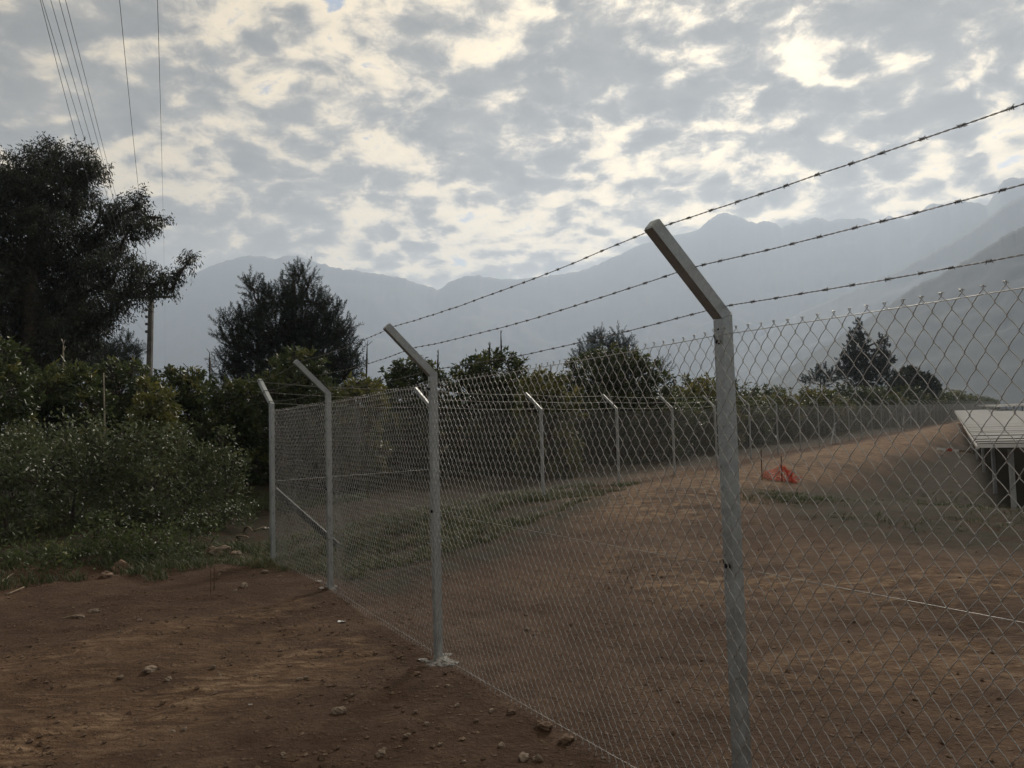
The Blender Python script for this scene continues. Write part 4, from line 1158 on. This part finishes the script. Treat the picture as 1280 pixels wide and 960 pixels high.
canopy('second farther canopy of white panels seen past the first at the right edge', F1, dv_, 40, 5.0, .018, 40, F1[2] - gz(F1[0], F1[1]), [(a, b) for a in (.3, 6, 14, 24, 36) for b in (.3, 2.5, 4.7)], 2)

# ---------------------------------------------------------------- orange netting heap with its stakes and sack
nb = on_ground(965, 614, .22)
net = thing('orange_netting', tuple(nb), 'torn orange plastic netting slumped over thin stakes inside the fence', 'netting')
def net_pt(u, v):
    """u along the foot, v from foot to crest"""
    px = 918 + u * 76
    top = np.interp(u, [0, .25, .5, .72, .85, 1.0], [614, 606, 593, 581, 584, 596])
    foot = np.interp(u, [0, .5, 1], [617, 616.5, 613])
    y = foot + (top - foot) * v
    Y = nb[1] + (.55 - .9 * abs(v - .5)) * .35 + .10 * math.sin(u * 23 + v * 5) + v * .35
    p = at(px + 3 * math.sin(v * 7 + u * 19), y + 1.2 * math.sin(u * 31 + v * 13), Y)
    return p
g = Geo(); nu, nv = 30, 11
grid = np.array([[net_pt(a / (nu - 1), b / (nv - 1)) for b in range(nv)] for a in range(nu)])
for a in range(nu): g.tubes(grid[a], .007, 4, ref=(.4, .8, .3))
for b in range(nv): g.tubes(grid[:, b], .007 if b else .016, 4, ref=(.1, .8, .6))
# a second, bunched fold on the right
grid2 = grid[19:, :] + np.array([.02, -.14, -.02]) + rng.normal(0, .025, grid[19:, :].shape)
for a in range(grid2.shape[0]): g.tubes(grid2[a], .006, 4, ref=(.4, .8, .3))
for b in range(nv): g.tubes(grid2[:, b], .006, 4, ref=(.1, .8, .6))
g.build('net_sheet', NET, net)
for px, y1_, y2_ in ((953, 562, 612), (978, 570, 612)):
    Geo().tubes(np.stack([at(px, y2_, nb[1] + .1), at(px - 1.5, y1_, nb[1] + .15)]), .012, 5, ref=(1, 0, 0)).build('stake', RUST, net)
c = at(968, 608, nb[1] + .05)
tag(lump((c[0], c[1], c[2]), .14, .1, .055, 7, .3).build('sack', SACK, smooth=True), 'small grey sack lying under the orange netting', 'sack')

# ---------------------------------------------------------------- stones, clods, scraps and sticks
named = [
 (151, 698, 23, .75, STONE_RED, 'rounded reddish stone in the verge, larger of the pair by the weeds'),
 (134, 713, 17, .55, STONE_RED, 'flat tan stone at the dirt edge, smaller of the pair by the weeds'),
 (271, 689, 29, .60, STONE, 'broad earthy boulder beside the grass left of the corner post'),
 (295, 691, 15, .45, STONE, 'low stone touching the right side of the broad boulder'),
 (424, 888, 19, .55, STONE, 'tan stone alone on the bare dirt in the lower middle'),
 (187, 835, 17, .45, STONE, 'flat pale stone on the left wheel track'),
 (679, 905, 27, .4, CLOD, 'wide flat dark clod close to the bottom of the fence'),
 (710, 922, 21, .45, CLOD, 'dark clod at the fence bottom right of the widest clod'),
 (654, 945, 20, .5, STONE, 'larger of two stones at the bottom edge near the fence'),
 (672, 950, 14, .6, STONE, 'smaller of two stones at the bottom edge near the fence'),
 (477, 941, 15, .7, STONE, 'upright stone at the bottom edge left of the fence'),
 (404, 946, 14, .6, CLOD, 'rough dark clod at the bottom edge below the lone tan stone'),
 (519, 842, 17, .4, CLOD, 'elongated clod just left of the concrete footing'),
 (305, 731, 11, .6, STONE, 'stone left of the fence corner with a smaller one touching it'),
 (330, 714, 11, .6, STONE, 'pale stone nearest to the foot of the corner post'),
 (99, 768, 15, .4, STONE, 'flat stone lying with a pale chip on the far left track'),
 (639, 889, 13, .5, CLOD, 'small clod left of the widest clod near the fence')]
small = [(294, 737, 8), (118, 764, 11), (210, 850, 9), (266, 833, 8), (375, 849, 9), (230, 911, 8), (215, 914, 7), (354, 942, 9), (560, 857, 8), (571, 881, 9), (534, 904, 8), (509, 919, 9),
         (627, 932, 12), (580, 954, 8), (614, 885, 9), (383, 848, 6), (150, 850, 8), (150, 790, 6), (320, 845, 6), (275, 845, 7), (175, 775, 6), (440, 870, 6), (520, 890, 7), (659, 786, 8), (668, 792, 7), (595, 900, 7), (550, 930, 8), (245, 760, 6), (350, 720, 6)]
def stone(px, py, w, asp, m, label, seed, group=None):
    p = on_ground(px, py, 0.0)
    z = gz(p[0], p[1]); p = on_ground(px, py + w * asp * .3, z)
    dist = np.linalg.norm(p - CAM)
    s_ = w / F * dist / 2 * .86
    hh = s_ * asp
    z = gz(p[0], p[1])
    o = lump((p[0], p[1], z + hh * .35), s_, s_ * .75, hh, seed, .75, 16, 10, seed * 1.3).build('stone' if m is not CLOD else 'dirt_clod', m, smooth=False)
    tag(o, label, 'stone' if m is not CLOD else 'clod', group)
for i, (px, py, w_, a_, m_, lab) in enumerate(named): stone(px, py, w_, a_, m_, lab, 600 + i)
for i, (px, py, w_) in enumerate(small): stone(px, py, w_, .55, STONE, 'small brown stone lying loose on the bare dirt', 700 + i, 'small loose stones')

# pebbles and crumbs nobody could count
g = Geo(); r = np.random.default_rng(77)
oct_v = np.array([[1, 0, 0], [0, 1, 0], [-1, 0, 0], [0, -1, 0], [0, 0, 1], [0, 0, -1]], float)
oct_f = np.array([[0, 1, 4], [1, 2, 4], [2, 3, 4], [3, 0, 4], [1, 0, 5], [2, 1, 5], [3, 2, 5], [0, 3, 5]])
n = 34000
rad_ = 2.2 + 13 * r.random(n) ** 1.8; an = r.uniform(-.62, .62, n)
x, y = rad_ * np.sin(an), rad_ * np.cos(an)
cl_ = fbm(x * 1.1, y * 1.1, 3, 88)
keep = (cl_ + r.normal(0, .12, n) > -.02) & (((x - PD[0]) * near_n[0] + (y - PD[1]) * near_n[1] > 0) | (r.random(n) < .22))
x, y = x[keep], y[keep]; n = len(x)
s_ = .0035 + .019 * r.random(n) ** 4
z = ground_z(x, y)
V = oct_v[None] * (s_[:, None, None] * r.uniform(.6, 1.3, (n, 6, 3))) * [1, 1, .65]
V = V + np.stack([x, y, z + s_ * .2], 1)[:, None]
g.add(V.reshape(-1, 3), None, (np.arange(n)[:, None, None] * 6 + oct_f[None]).reshape(-1, 3))
tag(g.build('gravel', CLOD), kind='stuff')

# dry straw and grass bits strewn over the dirt
r = np.random.default_rng(78); n = 900
x = r.uniform(-9, 2, n); y = 2.5 + 9.5 * r.random(n)
k_ = (fbm(x * .8, y * .8, 3, 99) + r.normal(0, .1, n) > .02) & ((x - PD[0]) * near_n[0] + (y - PD[1]) * near_n[1] > -.2)
x, y = x[k_], y[k_]; z = ground_z(x, y); n = len(x)
an = r.uniform(0, 6.28, n); L_ = r.uniform(.02, .10, n)
a_ = np.stack([x, y, z + .004], 1); dv2 = np.stack([np.cos(an) * L_, np.sin(an) * L_, r.uniform(-.2, .35, n) * L_ * .5], 1)
bnd = np.stack([-np.sin(an), np.cos(an), 0 * an], 1) * (L_ * r.uniform(-.2, .2, n))[:, None]
tag(Geo().tubes(np.stack([a_, a_ + dv2 * .5 + bnd, a_ + dv2], 1), .0016, 3, ref=(.1, .2, 1)).build('straw', STICK), kind='stuff')

def scrap(px, py, w, label, seed):
    p = on_ground(px, py, 0); z = gz(p[0], p[1]); p = on_ground(px, py, z)
    s_ = w / F * np.linalg.norm(p - CAM) / 2
    r = np.random.default_rng(seed)
    g = Geo(); nn = 6
    top = np.array([[(-1 + 2 * i / (nn - 1)) * s_, (j - .5) * s_ * .9, .012 + .35 * s_ * r.random()] for i in range(nn) for j in (0, 1)])
    bot = top - [0, 0, .004]
    v = np.concatenate([top, bot]) + [p[0], p[1], z]
    q = []
    for i in range(nn - 1):
        a = 2 * i; q += [[a, a + 2, a + 3, a + 1], [12 + a, 12 + a + 1, 12 + a + 3, 12 + a + 2], [a, 12 + a, 12 + a + 2, a + 2], [a + 1, a + 3, 12 + a + 3, 12 + a + 1]]
    g.add(v, q)
    tag(g.build('paper_scrap', WHITE), label, 'litter', 'white scraps on the dirt')
scrap(427, 779, 9, 'white scrap alone on the dirt below the third post', 1)
scrap(399, 728, 6, 'white scrap at the foot of the third post', 2)
scrap(333, 661, 6, 'white scrap among the dry sticks left of the corner post', 3)
scrap(313, 883, 4, 'tiny white chip in the middle of the foreground dirt', 4)
scrap(1261, 655, 6, 'white scrap on the dirt inside the fence under the canopy', 5)

for i, (x0_, y0_, x1_, y1_, w_, lab) in enumerate([
    (308, 662, 316, 670, .025, 'short upright-leaning dry stick in the debris left of the corner post'),
    (296, 672, 312, 676, .03, 'flat dry stick lying in the debris left of the corner post'),
    (240, 677, 268, 679, .02, 'long dry stick on the grass left of the broad boulder'),
    (318, 664, 333, 661, .018, 'thin pale stick ending at the white scrap'),
    (275, 717, 307, 716, .008, 'thin dark twig on the dirt by the rusty stakes'),
    (0, 738, 16, 731, .03, 'pale stick on the dirt at the left edge, the upper of two'),
    (8, 750, 30, 743, .02, 'pale stick on the dirt at the left edge, the lower of two'),
    (77, 776, 96, 774, .02, 'pale chip of wood by the flat stone on the left track')]):
    a = on_ground(x0_, y0_, 0); b = on_ground(x1_, y1_, 0)
    a = np.array([a[0], a[1], gz(a[0], a[1]) + w_ * .5]); b = np.array([b[0], b[1], gz(b[0], b[1]) + w_ * (1.5 if i else 3)])
    tag(Geo().tubes(curve(a, b, rng, .03, 5), np.linspace(w_, w_ * .5, 5) * .6, 6, ref=(0, .3, 1)).build('dry_stick', STICK, smooth=True), lab, 'stick', 'dry sticks')

# red and white marker board lying by the canopy
a, b = at(1172, 561, 17.0), at(1214, 565, 17.0)
mb = thing('marker_board', tuple(a), 'thin red and white board lying on the ground left of the canopy', 'board')
RED, _b, _N = mat('faded_red_paint', 0.6); _b.inputs['Base Color'].default_value = (0.45, 0.08, 0.06, 1)
for k in range(5):
    p, q_ = a + (b - a) * (k / 5), a + (b - a) * ((k + 1) / 5)
    Geo().beam(p, q_, .09, .05, (0, 1, 0)).build('stripe', RED if k == 1 else (WHITE if k % 2 == 0 and k < 4 else STICK), mb)

# ---------------------------------------------------------------- haze
hz = Geo().box((0, 1500, 900 - 1), (22000, 22000, 1900)).build('haze', bpy.data.materials.new('valley_haze'))
zt = float(max(far_crest[:, 2].max(), 100)) + 40
hm = hz.data.materials[0]; hm.use_nodes = True
hn = hm.node_tree; hn.nodes.clear()
pv = hn.nodes.new('ShaderNodeVolumePrincipled')
pv.inputs['Color'].default_value = (0.69, 0.815, 1.0, 1)
pv.inputs['Density'].default_value = 0.00022
pv.inputs['Anisotropy'].default_value = 0.36
ho = hn.nodes.new('ShaderNodeOutputMaterial')
hn.links.new(pv.outputs[0], ho.inputs['Volume'])
hz['kind'] = 'stuff'
lo_, hi_ = -60.0, zt
me = hz.data
for v in me.vertices: v.co.z = (lo_ if v.co.z < 500 else hi_)
print('haze top', zt)
